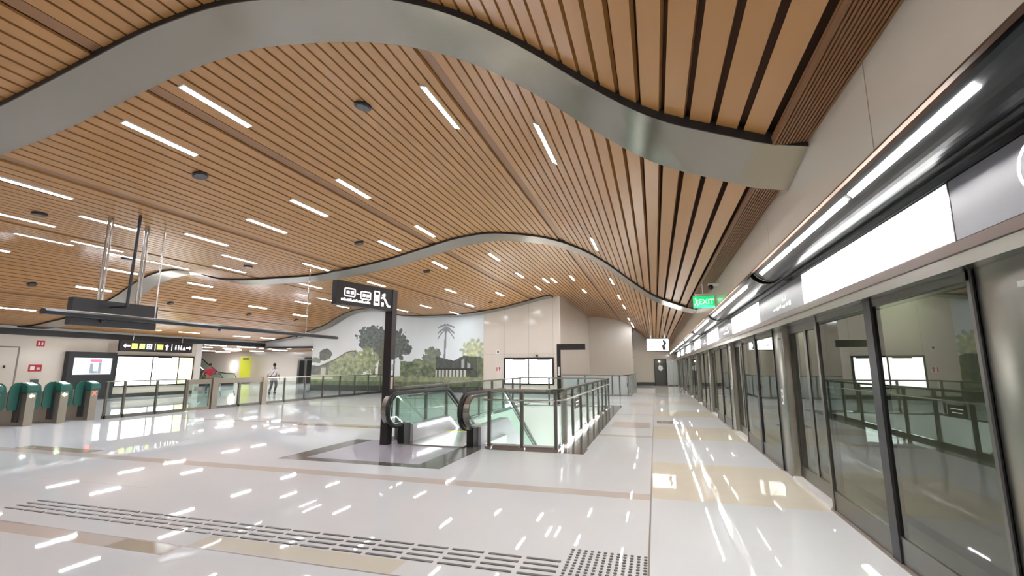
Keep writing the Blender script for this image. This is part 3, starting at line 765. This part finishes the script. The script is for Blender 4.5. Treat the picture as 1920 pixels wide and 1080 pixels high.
# fill strips added on the shaft walls to brighten the opening
for (x, y0, y1, z) in ((-1.96, 10, 18.5, -1.6), (-5.19, 13.5, 18.5, -4.6), (-1.96, 11, 18, -3.6)):
    tag(MB().box(x-.02 if x > -3 else x, x if x > -3 else x+.02, y0, y1, z, z+.06).build('shaft_fill_light', M['shaftL'], origin=(x, y0, z)), 'long added fill light strip on the shaft wall below floor level', 'light', 'added fill light strips in the escalator shaft')

# ---------------------------------------------------------------- balustrades
def balustrade(name, label, pts, post_pos, low=True, h=1.12, gm='g_clear', thick=(), radius=.35, fl=.0):
    """pts: plan polyline; post_pos: distances (x,y)"""
    t = thing(name, label, 'balustrade', (pts[0][0], pts[0][1], 0))
    def rounded(pts, r):
        out = [pts[0]]
        for i in range(1, len(pts)-1):
            p = Vector(pts[i]); a = (Vector(pts[i-1])-p).normalized(); c = (Vector(pts[i+1])-p).normalized()
            for k in range(7):
                u = k/6; q = (p+a*r)*(1-u)**2+p*2*u*(1-u)+(p+c*r)*u**2; out.append((q.x, q.y))
        out.append(pts[-1]); return out
    rp = rounded([tuple(p) for p in pts], radius)
    top = MB()
    for z0, wd in ((h-.045, .05),):
        for i in range(len(rp)-1):
            a, c = Vector(rp[i]), Vector(rp[i+1]); dd = (c-a).normalized(); nn = Vector((-dd.y, dd.x))*wd
            q = [a-nn-dd*.004, a+nn-dd*.004, c+nn+dd*.004, c-nn+dd*.004]
            top.add([(v.x, v.y, z) for z in (z0, h) for v in q], [(0, 1, 2, 3), (7, 6, 5, 4), (0, 4, 5, 1), (1, 5, 6, 2), (2, 6, 7, 3), (3, 7, 4, 0)])
    top.build('top_rail', M['steel'], t, smooth=True)
    if low:
        cx_ = sum(p[0] for p in pts)/len(pts); cy_ = sum(p[1] for p in pts)/len(pts)
        off = []
        for i, p in enumerate(rp):
            a = Vector(rp[max(i-1, 0)]); c = Vector(rp[min(i+1, len(rp)-1)]); dd = (c-a).normalized(); nn = Vector((-dd.y, dd.x))
            if (Vector(p)+nn-Vector((cx_, cy_))).length < (Vector(p)-nn-Vector((cx_, cy_))).length: nn = -nn
            q = Vector(p)+nn*.09; off.append((q.x, q.y, .91))
        MB().tube(off, .02, 10).build('lower_handrail', M['steel'], t, smooth=True)
    for i, (x, y) in enumerate(post_pos):
        wd = .055 if i in thick else .03
        MB().box(x-wd, x+wd, y-wd, y+wd, 0, h-.03).build('post', M['steel_dark'] if i not in thick else M['steel'], t)
        MB().box(x-wd-.03, x+wd+.03, y-wd-.05, y+wd+.05, 0, .025).build('post_foot', M['chrome'], t)
    for i in range(len(pts)-1):
        a, c = Vector(pts[i]), Vector(pts[i+1]); dd = (c-a).normalized(); nn = Vector((-dd.y, dd.x))*.006
        a2, c2 = a+dd*.06, c-dd*.06
        q = [a2-nn, a2+nn, c2+nn, c2-nn]
        MB().add([(v.x, v.y, z) for z in (.07, h-.05) for v in q], [(0, 1, 2, 3), (7, 6, 5, 4), (0, 4, 5, 1), (1, 5, 6, 2), (2, 6, 7, 3), (3, 7, 4, 0)]).build('glass_panel', M[gm], t)
        nn = nn.normalized()*.025; q = [a2-nn, a2+nn, c2+nn, c2-nn]
        MB().add([(v.x, v.y, z) for z in (0.0, .07) for v in q], [(0, 1, 2, 3), (7, 6, 5, 4), (0, 4, 5, 1), (1, 5, 6, 2), (2, 6, 7, 3), (3, 7, 4, 0)]).build('base_channel', M['chrome'], t)
    return t
side = [9.72, 10.75, 11.95, 13.2, 14.45, 15.7, 16.95, 18.2]
bal = balustrade('balustrade', 'stainless steel and glass balustrade around the escalator opening, right side',
    [(-3.3, 9.15), (-1.8, 9.15), (-1.8, 19.4)], [(-3.2, 9.15), (-2.53, 9.15), (-1.86, 9.15)]+[(-1.8, y) for y in side]+[(-1.8, 19.35)], thick=(3,))
MB().box(-1.77, -1.76, 10.85, 11.45, .62, .84).build('notice_plate', M['steel_dark'], bal)
MB().box(-1.758, -1.755, 10.95, 11.35, .76, .775).box(-1.758, -1.755, 11.0, 11.3, .69, .705).build('notice_mark', M['icon'], bal)
balustrade('balustrade', 'glass balustrade along the left side and far end of the escalator opening',
    [(-5.4, 9.35), (-5.4, 19.4), (-1.95, 19.4)], [(-5.4, y) for y in (9.4, 10.75, 11.95, 13.2, 14.45, 15.7, 16.95, 18.2, 19.3)]+[(-4.2, 19.4), (-3.0, 19.4)], low=False)
balustrade('balustrade', 'grey panelled balustrade around the far opening by the end wall',
    [(-5.1, 27.1), (-1.45, 27.1), (-1.45, 39.9)], [(-3.8, 27.1), (-2.3, 27.1), (-1.9, 27.1)]+[(-1.45, 27.2+1.8*i) for i in range(7)], low=False, gm='g_frost')

# ---------------------------------------------------------------- fare gates
gp = None
gy = [5.75, 6.5, 7.25, 8.0, 8.75, 9.5, 10.25]
for i, y in enumerate(gy):
    t = thing('fare_gate', 'steel and teal fare gate pedestal, %s' % (['seventh', 'sixth', 'fifth', 'fourth', 'third', 'second', 'last'][i]+' from the glass barrier' if i < 6 else 'last of the row with a red cross light'), 'fare gate', (-16.7, y, 0), 'fare gates in a row')
    MB().box(-17.5, -16.05, y-.1, y+.1, 0, .86).build('pedestal', M['gate'], t, bevel=.012)
    # raised reader hood at the near end
    h_ = MB(); pts = [(-16.6, .86), (-16.03, .86), (-16.0, .93), (-16.02, 1.04), (-16.12, 1.1), (-16.3, 1.13), (-16.5, 1.13), (-16.62, 1.05)]
    h_.prism(pts, 'y', y-.13, y+.13); hood = h_.build('reader_hood', M['teal'], t, bevel=.02, smooth=True, label='teal reader hood')
    MB().add([(-16.25, y-.08, 1.137), (-16.03, y-.08, 1.07), (-16.03, y+.08, 1.07), (-16.25, y+.08, 1.137)], [(0, 1, 2, 3)]).build('reader_screen', M['screen'], hood)
    m_ = MB()
    if i == 6:
        for s1 in (-1, 1):
            m_.add([(-16.045, y-.05*s1-.012, .72), (-16.045, y-.05*s1+.012, .72), (-16.045, y+.05*s1+.012, .84), (-16.045, y+.05*s1-.012, .84)], [(0, 1, 2, 3)])
        m_.build('red_cross', M['led_r'], t, label='red cross light')
    else:
        m_.prism([(y-.06, .78), (y, .72), (y, .76), (y+.06, .76), (y+.06, .8), (y, .8), (y, .84)], 'x', -16.05, -16.042); m_.build('arrow_light', M['led_g'], t, label='green arrow light')
    for sgn in (-1, 1):       # rounded retractable flaps
        if (i == 0 and sgn < 0) or (i == 6 and sgn > 0): continue
        yc = y+sgn*.1; pts = [(yc, .42), (yc+sgn*.2, .42), (yc+sgn*.25, .5), (yc+sgn*.25, .9), (yc+sgn*.22, 1.04), (yc+sgn*.14, 1.12), (yc, 1.14)]
        MB().prism(pts, 'x', -16.34, -16.31).build('flap', M['teal'], t, label='rounded teal flap', smooth=False)
        MB().prism([(yc, .1), (yc+sgn*.04, .1), (yc+sgn*.04, 1.0), (yc, 1.0)], 'x', -16.45, -16.25).build('flap_housing', M['dark_metal'], t)
# glass barrier behind the gates
t = thing('glass_barrier', 'long steel and glass barrier between fare gates and mural', 'barrier', (-16, 10.6, 0))
MB().box(-16.04, -15.96, 10.5, 13.1, 1.09, 1.13).build('top_rail', M['steel'], t)
MB().box(-16.04, -15.96, 16.75, 26.9, 1.07, 1.11).build('top_rail', M['steel'], t)
MB().box(-16.05, -15.95, 14.4, 16.6, .93, 1.12).build('top_rail', M['gate'], t, label='deep top rail')
MB().box(-16.03, -15.97, 10.5, 13.1, 0, .1).box(-16.03, -15.97, 14.4, 26.9, 0, .1).build('bottom_rail', M['steel_dark'], t)
for y in (10.55, 11.06, 12.08, 13.11, 15.4, 17.85, 19.15, 20.44, 21.8, 23.1, 24.4, 25.7, 26.8):
    wd = .05 if y == 15.4 else .03
    MB().box(-16.03, -15.97, y-wd, y+wd, 0, 1.09).build('post', M['steel_dark'], t)
for y in (14.25, 16.65):
    MB().box(-16.08, -15.92, y-.12, y+.12, 0, 1.14).build('gate_post', M['gate'], t, label='thick square gate post')
for a, b in ((10.6, 11.0), (11.1, 12.05), (12.12, 13.08), (14.4, 15.35), (15.45, 16.5), (16.8, 17.8), (17.9, 19.1), (19.2, 20.4), (20.5, 21.75), (21.85, 23.05), (23.15, 24.35), (24.45, 25.65), (25.75, 26.75)):
    MB().box(-16.006, -15.994, a, b, .1, .93 if 14.3 < a < 16.6 else 1.07).build('glass_pane', M['g_clear'], t)
t = thing('swing_gate', 'wide swing gate in the glass barrier', 'gate', (-16, 13.15, 0))
MB().box(-16.03, -15.97, 13.17, 14.1, .93, 1.1).box(-16.03, -15.97, 13.17, 14.1, .02, .12).box(-16.03, -15.97, 13.17, 13.22, .12, .93).box(-16.03, -15.97, 14.05, 14.1, .12, .93).build('gate_frame', M['gate'], t)
MB().box(-16.006, -15.994, 13.22, 14.05, .12, .93).build('pane', M['g_green'], t)
MB().box(-15.96, -15.95, 13.4, 13.75, .7, .85).build('notice', M['steel'], t)

# ---------------------------------------------------------------- hanging beam and sign box over the gates
t = thing('hanging_rail', 'long dark rail hanging on rods over the fare gates', 'hanging rail', (-10.8, 10, 2.55))
MB().prism([(-10.88, 2.52), (-10.72, 2.52), (-10.70, 2.58), (-10.76, 2.62), (-10.86, 2.62), (-10.9, 2.58)], 'y', 5.85, 14.35).build('rail_body', M['dark_metal'], t, smooth=False)
MB().box(-10.85, -10.77, 5.84, 14.3, 2.62, 2.635).build('rail_top', M['steel'], t, label='bright steel upper edge')
for y in (7.9, 12.8): MB().tube([(-10.8, y, 2.62), (-10.8, y, zc(-10.8)+.1)], .018, 8).build('rod', M['steel'], t)
MB().sphere((-10.8, 9.6, 2.5), .035, 10).sphere((-10.8, 12.4, 2.5), .035, 10).build('sensor', M['black'], t)
t = thing('hanging_sign_box', 'dark grey sign box hanging on steel rods above the fare gates', 'sign', (-11.1, 7.3, 2.65))
MB().box(-11.2, -11.05, 6.44, 8.14, 2.38, 2.93).build('sign_box', M['dark_metal'], t, bevel=.006)
for (x, y, r, m_) in ((-11.12, 6.95, .03, 'steel'), (-11.12, 7.72, .03, 'steel')):
    MB().tube([(x, y-.03, 2.93), (x, y-.03, zc(x)+.1)], r, 10).tube([(x, y+.04, 2.93), (x, y+.04, zc(x)+.1)], r*.7, 10).build('rod', M[m_], t, label='polished steel rod')
MB().tube([(-10.6, 7.15, 2.8), (-10.55, 7.15, zc(-10.55)+.1)], .03, 10).box(-11.1, -10.58, 7.13, 7.17, 2.78, 2.82).build('rod', M['dark_metal'], t, label='dark painted rod')
MB().sphere((-11.02, 7.0, 2.5), .05, 12).build('camera_dome', M['black'], t, smooth=True)

# ---------------------------------------------------------------- things on the left wall
def lw(y0, y1, z0, z1, d0=.0, d1=.03): return MB().box(XL+d0, XL+d1, y0, y1, z0, z1)
t = lw(11.9, 11.97, 0, 2.4, 0, .02); t.box(XL, XL+.02, 13.7, 13.76, 0, 2.4).box(XL, XL+.02, 11.9, 13.76, 2.38, 2.43)
d2 = t.build('door_2', M['joint'], origin=(XL, 12.8, 0)); d2['kind'] = 'structure'; d2['label'] = 'flush cream service door at the left edge'; d2['category'] = 'door'
lw(11.97, 13.7, 0.02, 2.38, 0, .012).build('door_leaf', M['panel'], d2)
lw(13.28, 13.36, 1.5, 1.62, .012, .03).build('door_plate', M['black'], d2)
def sign_plate(name, label, y, z, w_, h_, k):
    t = thing(name, label, 'sign', (XL, y, z))
    lw(y-w_/2, y+w_/2, z-h_/2, z+h_/2, 0, .015).build('plate', M['red'], t)
    b = MB()
    if k: b.box(XL+.015, XL+.018, y-w_*.38, y-w_*.05, z-h_*.3, z+h_*.3).box(XL+.015, XL+.018, y+w_*.12, y+w_*.36, z-h_*.25, z+h_*.1)
    else: b.box(XL+.015, XL+.018, y-w_*.3, y-w_*.1, z-h_*.3, z+h_*.3).box(XL+.015, XL+.018, y+w_*.1, y+w_*.3, z-h_*.3, z+h_*.2)
    b.build('pictogram', M['notice'], t); return t
sign_plate('fire_sign', 'small red and white sign high on the left wall', 14.46, 2.59, .3, .26, 0)
sign_plate('fire_point_sign', 'red fire point sign lower on the left wall', 14.4, 1.5, .48, .3, 1)
tag(lw(14.3, 14.55, .85, 1.0, 0, .1).build('wall_box', M['skirting'], origin=(XL, 14.4, .9)), 'small grey box on the left wall above the gates', 'box')
t = thing('display_kiosk', 'dark display stand with a pale blue screen', 'display', (XL+.25, 16.4, 0))
MB().box(XL+.04, XL+.32, 15.44, 17.52, 0, 2.27).build('cabinet', M['dark_metal'], t, bevel=.01)
scn = MB().box(XL+.32, XL+.33, 15.67, 17.31, 1.19, 1.98).build('screen', M['screen'], t)
MB().box(XL+.33, XL+.334, 16.35, 16.85, 1.78, 1.92).build('screen_picture', M['scr_pic'], scn)
MB().box(XL+.33, XL+.334, 16.35, 16.5, 1.25, 1.72).box(XL+.33, XL+.334, 16.72, 16.85, 1.22, 1.76).box(XL+.33, XL+.334, 16.45, 16.7, 1.24, 1.36).build('screen_picture', M['scr_grey'], scn)
t = thing('lit_board', 'large lit white board of three panes on the left wall', 'board', (XL, 19.8, .58))
lw(17.66, 22.0, .53, 2.16, 0, .07).build('frame', M['black'], t)
for a, b_, m_ in ((17.75, 19.5, 'board'), (19.58, 21.0, 'board'), (21.08, 21.92, 'board_y')):
    lw(a, b_, .6, 2.07, .07, .078).build('lit_pane', M[m_], t)
lw(18.2, 19.2, 2.07, 2.11, .07, .1).build('lamp_cover', M['dark_metal'], t); lw(19.8, 20.6, 2.03, 2.1, .07, .1).build('lamp_cover', M['dark_metal'], t)
t = thing('direction_sign', 'black hanging direction sign with white arrows and yellow squares', 'sign', (XL+.6, 19.7, 2.65))
SX = XL+.6
y0_, y1_ = 17.35, 21.3
MB().box(SX-.06, SX+.06, y0_, y1_, 2.34, 2.9).build('sign_box', M['black_brown'], t)
for y in (18.0, 20.7): MB().tube([(SX, y, 2.9), (SX, y, zc(SX)+.08)], .02, 8).build('hanger', M['steel'], t)
def arrow(y, z, s_, dr, nm='arrow'):
    b = MB(); P = {'l': [(-1, 0), (-.3, .7), (-.3, .25), (1, .25), (1, -.25), (-.3, -.25), (-.3, -.7)]}['l']
    if dr == 'r': P = [(-a, c) for a, c in P]
    if dr == 'u': P = [(c, -a) for a, c in P]
    b.prism([(y+a*s_, z+c*s_) for a, c in P], 'x', SX+.06, SX+.068); b.build(nm, M['icon'], t)
arrow(17.68, 2.62, .17, 'l'); arrow(19.78, 2.62, .16, 'u'); arrow(21.08, 2.62, .16, 'r')
for (y, w_, m_) in ((18.07, .3, 'icon_y'), (18.45, .28, 'icon_g'), (19.4, .34, 'icon_y')):
    MB().box(SX+.06, SX+.067, y-w_/2, y+w_/2, 2.48, 2.76).build('square_symbol', M[m_], t)
b = MB(); b.box(SX+.06, SX+.067, 18.68, 18.74, 2.48, 2.76).box(SX+.06, SX+.067, 18.9, 18.96, 2.48, 2.76).box(SX+.06, SX+.067, 18.74, 18.9, 2.7, 2.76).box(SX+.06, SX+.067, 18.74, 18.9, 2.48, 2.53).box(SX+.06, SX+.067, 18.78, 18.86, 2.56, 2.66); b.build('lift_symbol', M['icon'], t)
b = MB(); b.box(SX+.06, SX+.066, 19.12, 19.15, 2.44, 2.8).box(SX+.06, SX+.066, 20.05, 20.08, 2.44, 2.8); b.build('divider', M['icon'], t)
b = MB()
for q in range(3):
    yy = 20.3+q*.16; b.sphere((SX+.064, yy, 2.73), .035, 8, (.1, 1, 1)).box(SX+.06, SX+.067, yy-.04, yy+.04, 2.5, 2.68)
b.prism([(20.7, 2.5), (20.9, 2.5), (20.78, 2.7)], 'x', SX+.06, SX+.067); b.build('people_symbols', M['icon'], t)

# ---------------------------------------------------------------- things on the cream back wall
t = thing('lit_board', 'lit white double board on the cream back wall', 'board', (-7.1, YM, .55))
MB().box(-8.62, -5.6, YM-.07, YM, .52, 2.09).build('frame', M['black'], t)
for a, b_ in ((-8.53, -7.15), (-7.07, -5.7)): MB().box(a, b_, YM-.078, YM-.07, .6, 2.0).build('lit_pane', M['board'], t)
MB().box(-8.1, -7.3, YM-.1, YM-.07, 1.96, 2.03).box(-6.6, -5.8, YM-.1, YM-.07, 1.96, 2.03).build('lamp_cover', M['dark_metal'], t)
t = thing('wall_sensor', 'small grey sensor above the lit double board', 'sensor', (-6.6, YM, 2.15)); MB().sphere((-6.6, YM-.06, 2.2), .07, 10).box(-6.64, -6.56, YM-.04, YM, 2.12, 2.24).build('sensor_body', M['dark_metal'], t)
t = thing('wall_notice', 'small grey notice high beside the mural', 'sign', (-9.02, YM, 2.44)); MB().box(-9.1, -8.94, YM-.015, YM, 2.32, 2.56).build('plate', M['notice'], t); MB().box(-9.07, -8.97, YM-.018, YM-.015, 2.36, 2.52).build('pictogram', M['dark_metal'], t)
t = thing('wall_notice', 'small red and white notice beside the mural', 'sign', (-8.98, YM, 1.42)); MB().box(-9.13, -8.83, YM-.015, YM, 1.28, 1.56).build('plate', M['notice'], t)
MB().box(-9.11, -9.05, YM-.018, YM-.015, 1.3, 1.54).box(-8.98, -8.86, YM-.018, YM-.015, 1.44, 1.54).box(-8.95, -8.89, YM-.018, YM-.015, 1.3, 1.44).build('pictogram', M['red'], t)
tag(MB().box(-1.7, -1.66, 41.2, 41.3, 2.3, 2.4).build('wall_box', M['dark_metal'], origin=(-1.68, 41.2, 2.3)), 'tiny dark box on the side wall near the far door', 'box')

# ---------------------------------------------------------------- tactile paving
t = thing('tactile_strip', 'long strip of raised dark guide bars on the white floor', 'tactile paving', (-3.8, 3.95, 0))
for j, y in enumerate((4.06, 3.96, 3.86, 3.76)):
    x = -.80; 
    while x > -6.85+.0:
        b = MB().box(x-.285, x, y-.014, y+.014, 0, .006).build('guide_bar', M['tactile'], t); x -= .33
t = thing('tactile_pad', 'square pad of dark warning studs at the end of the guide bars', 'tactile paving', (-.45, 4, 0))
proto = None; n = 0; rest = MB()
for r in range(14):
    for c in range(12):
        x = -.745+c*.0545; y = 4.34-r*.0545
        if n < 100:
            MB().tube([(x, y, 0), (x, y, .006)], .0145, 10).build('stud', M['tactile'], t); n += 1
        else: rest.tube([(x, y, 0), (x, y, .006)], .0145, 10)
r_ = rest.build('stud_rows', M['tactile'], t); r_['kind'] = 'stuff'

# ---------------------------------------------------------------- people
def person(name, label, loc, rot, shirt, joints, hs=1.0):
    t = thing(name, label, 'person', loc); t.rotation_euler = (0, 0, rot)
    def skin(nm, V, E, R, m_, sub=2):
        me = bpy.data.meshes.new(nm); me.from_pydata(V, E, [])
        o = bpy.data.objects.new(nm, me); col.objects.link(o)
        mo = o.modifiers.new('s', 'SKIN'); 
        for i, r in enumerate(R): me.skin_vertices[0].data[i].radius = (r, r) if not isinstance(r, tuple) else r
        me.skin_vertices[0].data[0].use_root = True
        o.modifiers.new('d', 'SUBSURF').levels = sub
        dg = bpy.context.evaluated_depsgraph_get(); m2 = bpy.data.meshes.new_from_object(o.evaluated_get(dg))
        bpy.data.objects.remove(o); m2.materials.clear(); m2.materials.append(m_)
        m2.polygons.foreach_set('use_smooth', [True]*len(m2.polygons))
        q = bpy.data.objects.new(nm, m2); col.objects.link(q); q.parent = t; return q
    j = joints
    V = [(0, 0, .93), (0, 0, 1.12), (0, .0, 1.32), (0, .0, 1.43), (0, .0, 1.52), (0, .01, 1.6), (0, .01, 1.68)]
    R = [(.15, .11), (.13, .1), (.16, .11), (.07, .06), (.05, .05), (.075, .09), (.055, .07)]
    E = [(i, i+1) for i in range(6)]
    for s in (-1, 1):
        n0 = len(V); k = 'L' if s < 0 else 'R'
        V += [(s*.18, 0, 1.38), j['elb'+k], j['wri'+k], j['han'+k]]; R += [.055, .04, .03, .034]; E += [(2, n0), (n0, n0+1), (n0+1, n0+2), (n0+2, n0+3)]
        h = V[-1]
        for f in range(4):
            m0 = len(V); fy = (f-1.5)*.02
            V += [(h[0]+s*.01, h[1]+fy, h[2]-.045), (h[0]+s*.004, h[1]+fy, h[2]-.08+.006*abs(f-1))]; R += [.009, .007]; E += [(n0+3, m0), (m0, m0+1)]
        m0 = len(V); V += [(h[0]-s*.01, h[1]-.045, h[2]-.02)]; R += [.009]; E += [(n0+3, m0)]
        n0 = len(V)
        V += [(s*.095, 0, .86), j['kne'+k], j['ank'+k], j['toe'+k]]; R += [.09, .06, .042, .04]; E += [(0, n0), (n0, n0+1), (n0+1, n0+2), (n0+2, n0+3)]
    skin('body', V, E, R, M['skin'])
    # shirt
    V = [(0, 0, .95), (0, 0, 1.15), (0, 0, 1.33), (0, 0, 1.42)]; R = [(.17, .125), (.15, .12), (.18, .13), (.08, .075)]; E = [(0, 1), (1, 2), (2, 3)]
    for s, k in ((-1, 'L'), (1, 'R')):
        n0 = len(V); e = Vector(j['elb'+k]); w_ = Vector(j['wri'+k]); m_ = e.lerp(w_, .1)
        V += [(s*.19, 0, 1.38), tuple(e), tuple(m_)]; R += [.07, .056, .052]; E += [(2, n0), (n0, n0+1), (n0+1, n0+2)]
    skin('top', V, E, R, shirt)
    V = [(0, 0, .95)]; R = [(.165, .125)]; E = []
    for s, k in ((-1, 'L'), (1, 'R')):
        n0 = len(V); V += [(s*.095, 0, .84), j['kne'+k], j['ank'+k]]; R += [.105, .075, .06]; E += [(0, n0), (n0, n0+1), (n0+1, n0+2)]
    skin('trousers', V, E, R, M['trousers'])
    b = MB(); b.sphere((0, .01, 1.66), .105, 16, (.86, 1.0, 1.02)); 
    b.v = [v for v in b.v]; hair = b.build('hair', M['hair'], None, smooth=True); hair.parent = t; hair.location = (0, .018, .02)
    b = MB(); b.sphere((0, -.09, 1.615), .014, 8); nose = b.build('nose', M['skin'], None, smooth=True); nose.parent = t
    b = MB(); b.sphere((-.032, -.082, 1.635), .01, 8).sphere((.032, -.082, 1.635), .01, 8); e_ = b.build('eyes', M['hair'], None); e_.parent = t
    for s in (-1, 1):
        b = MB(); b.sphere((s*.08, .01, 1.615), .022, 8, (.4, .8, 1.2)); q = b.build('ear', M['skin'], None, smooth=True); q.parent = t
        k = 'L' if s < 0 else 'R'; a = j['ank'+k]; tt = j['toe'+k]
        b = MB(); b.tube([(a[0], a[1]+.05, .045), (a[0], a[1]-.02, .05), (tt[0], tt[1]-.03, .035)], .045, 10, rs=[.04, .048, .034]); q = b.build('shoe', M['rubber'], None, smooth=True); q.parent = t
    return t
J = dict(elbL=(-.27, .08, 1.13), wriL=(-.3, -.05, .93), hanL=(-.3, -.08, .86), elbR=(.3, .05, 1.16), wriR=(.4, -.06, 1.03), hanR=(.43, -.1, .97),
         kneL=(-.1, -.14, .49), ankL=(-.1, .02, .1), toeL=(-.1, -.12, .045), kneR=(.1, .02, .47), ankR=(.1, .26, .12), toeR=(.1, .14, .05))
p = person('person', 'person in white shirt and grey trousers walking beyond the glass barrier', (-21.6, 23.2, 0), math.radians(200), M['shirt'], J)
b = MB(); b.tube([(-.13, -.02, 1.44), (-.02, -.15, 1.2), (.17, -.06, .98), (.2, .05, .95), (.05, .15, 1.15), (-.13, .03, 1.44)], .014, 6); q = b.build('bag_strap', M['strap'], None); q.parent = p
b = MB(); b.box(.17, .27, -.08, .12, .82, 1.0); q = b.build('shoulder_bag', M['strap'], None, bevel=.02); q.parent = p
J2 = dict(elbL=(-.34, -.02, 1.2), wriL=(-.42, -.18, 1.1), hanL=(-.43, -.25, 1.08), elbR=(.34, 0, 1.18), wriR=(.38, -.2, 1.06), hanR=(.38, -.27, 1.04),
          kneL=(-.1, -.02, .48), ankL=(-.12, 0, .09), toeL=(-.12, -.13, .045), kneR=(.1, -.02, .48), ankR=(.12, 0, .09), toeR=(.12, -.13, .045))
person('person', 'person in a red top standing at the end of the left wall', (-26.0, 22.75, 0), math.radians(70), M['redcloth'], J2)

# ---------------------------------------------------------------- far passage contents
t = thing('escalator', 'distant escalator rising in the left passage', 'escalator', (-35.6, 31, 0))
for y in (30.2, 31.5):
    pth = [(-33.3, .35), (-33.15, .7), (-33.4, 1.0), (-34.2, 1.02), (-35.2, 1.15), (-38.2, 2.95)]
    MB().tube([(p_[0], y, p_[1]) for p_ in pth], .045, 8).build('handrail', M['rubber'], t, smooth=True)
    MB().prism([(-33.4, .3), (-33.4, .95), (-35.2, 1.1), (-38.2, 2.9), (-38.2, 2.2), (-35.2, .4)], 'y', y-.01, y+.01).build('glass_side', M['g_green'], t)
    MB().prism([(-33.3, 0), (-33.3, .3), (-35.2, .4), (-38.2, 2.2), (-38.2, 1.6), (-35.6, 0)], 'y', y-.06, y+.06).build('skirt', M['steel'], t)
stp = MB()
for i in range(11): stp.box(-35.3-.3*i, -35.0-.3*i, 30.26, 31.44, 0, .18*i+.1)
stp.build('steps', M['steel_dark'], t)
t = thing('planter', 'leafy green planting beside the distant escalator', 'plant', (-36, 29.8, 0))
MB().box(-38.6, -34.2, 29.5, 29.95, 0, .5).build('trough', M['dark_metal'], t)
lf = MB()
for i in range(520):
    u = random.random(); x = -38.5+u*4.2; top = .9+max(0, (-34.4-x))*.48
    z = .5+random.random()*(top-.4); y = 29.7+random.uniform(-.22, .22); a = random.random()*6.28; s_ = .11
    v = Vector((math.cos(a), math.sin(a), random.uniform(-.3, .6)))*s_; w_ = Vector((-math.sin(a), math.cos(a), random.uniform(-.3, .3)))*s_*.5
    c_ = Vector((x, y, min(z, 2.9)))
    lf.add([c_-v, c_+w_, c_+v, c_-w_], [(0, 1, 2, 3)])
lf.build('foliage', M['leaf'], t)
t = thing('banner', 'tall yellow banner stand in the left passage', 'banner', (-37.9, 37, 0))
MB().box(-38.6, -37.3, 37, 37.03, .1, 2.55).build('fabric', M['yellow'], t)
MB().box(-38.3, -37.6, 36.985, 37, 2.25, 2.4).build('mark', M['skirting'], t)
MB().box(-38.65, -37.25, 36.95, 37.1, 0, .1).build('base', M['steel'], t)
t = thing('lift', 'distant lift with dark doors in the left passage', 'lift', (-31.2, 37.9, 0))
MB().box(-32.6, -29.8, 37.85, 37.99, 0, 2.5).build('surround', M['steel'], t)
for x in (-32.35, -31.5, -30.55): MB().box(x, x+.5, 37.8, 37.86, .05, 2.15).build('door', M['black'], t)
MB().box(-31.8, -30.6, 37.8, 37.86, 2.28, 2.42).build('display', M['dark_metal'], t)
tag(MB().sphere((-40.4, 37.9, 1.6), .25, 12, (1, .3, 1.6)).build('wall_lamp', M['led_w'], origin=(-40.4, 37.9, 1.6)), 'bright oval wall lamp in the left passage', 'lamp')
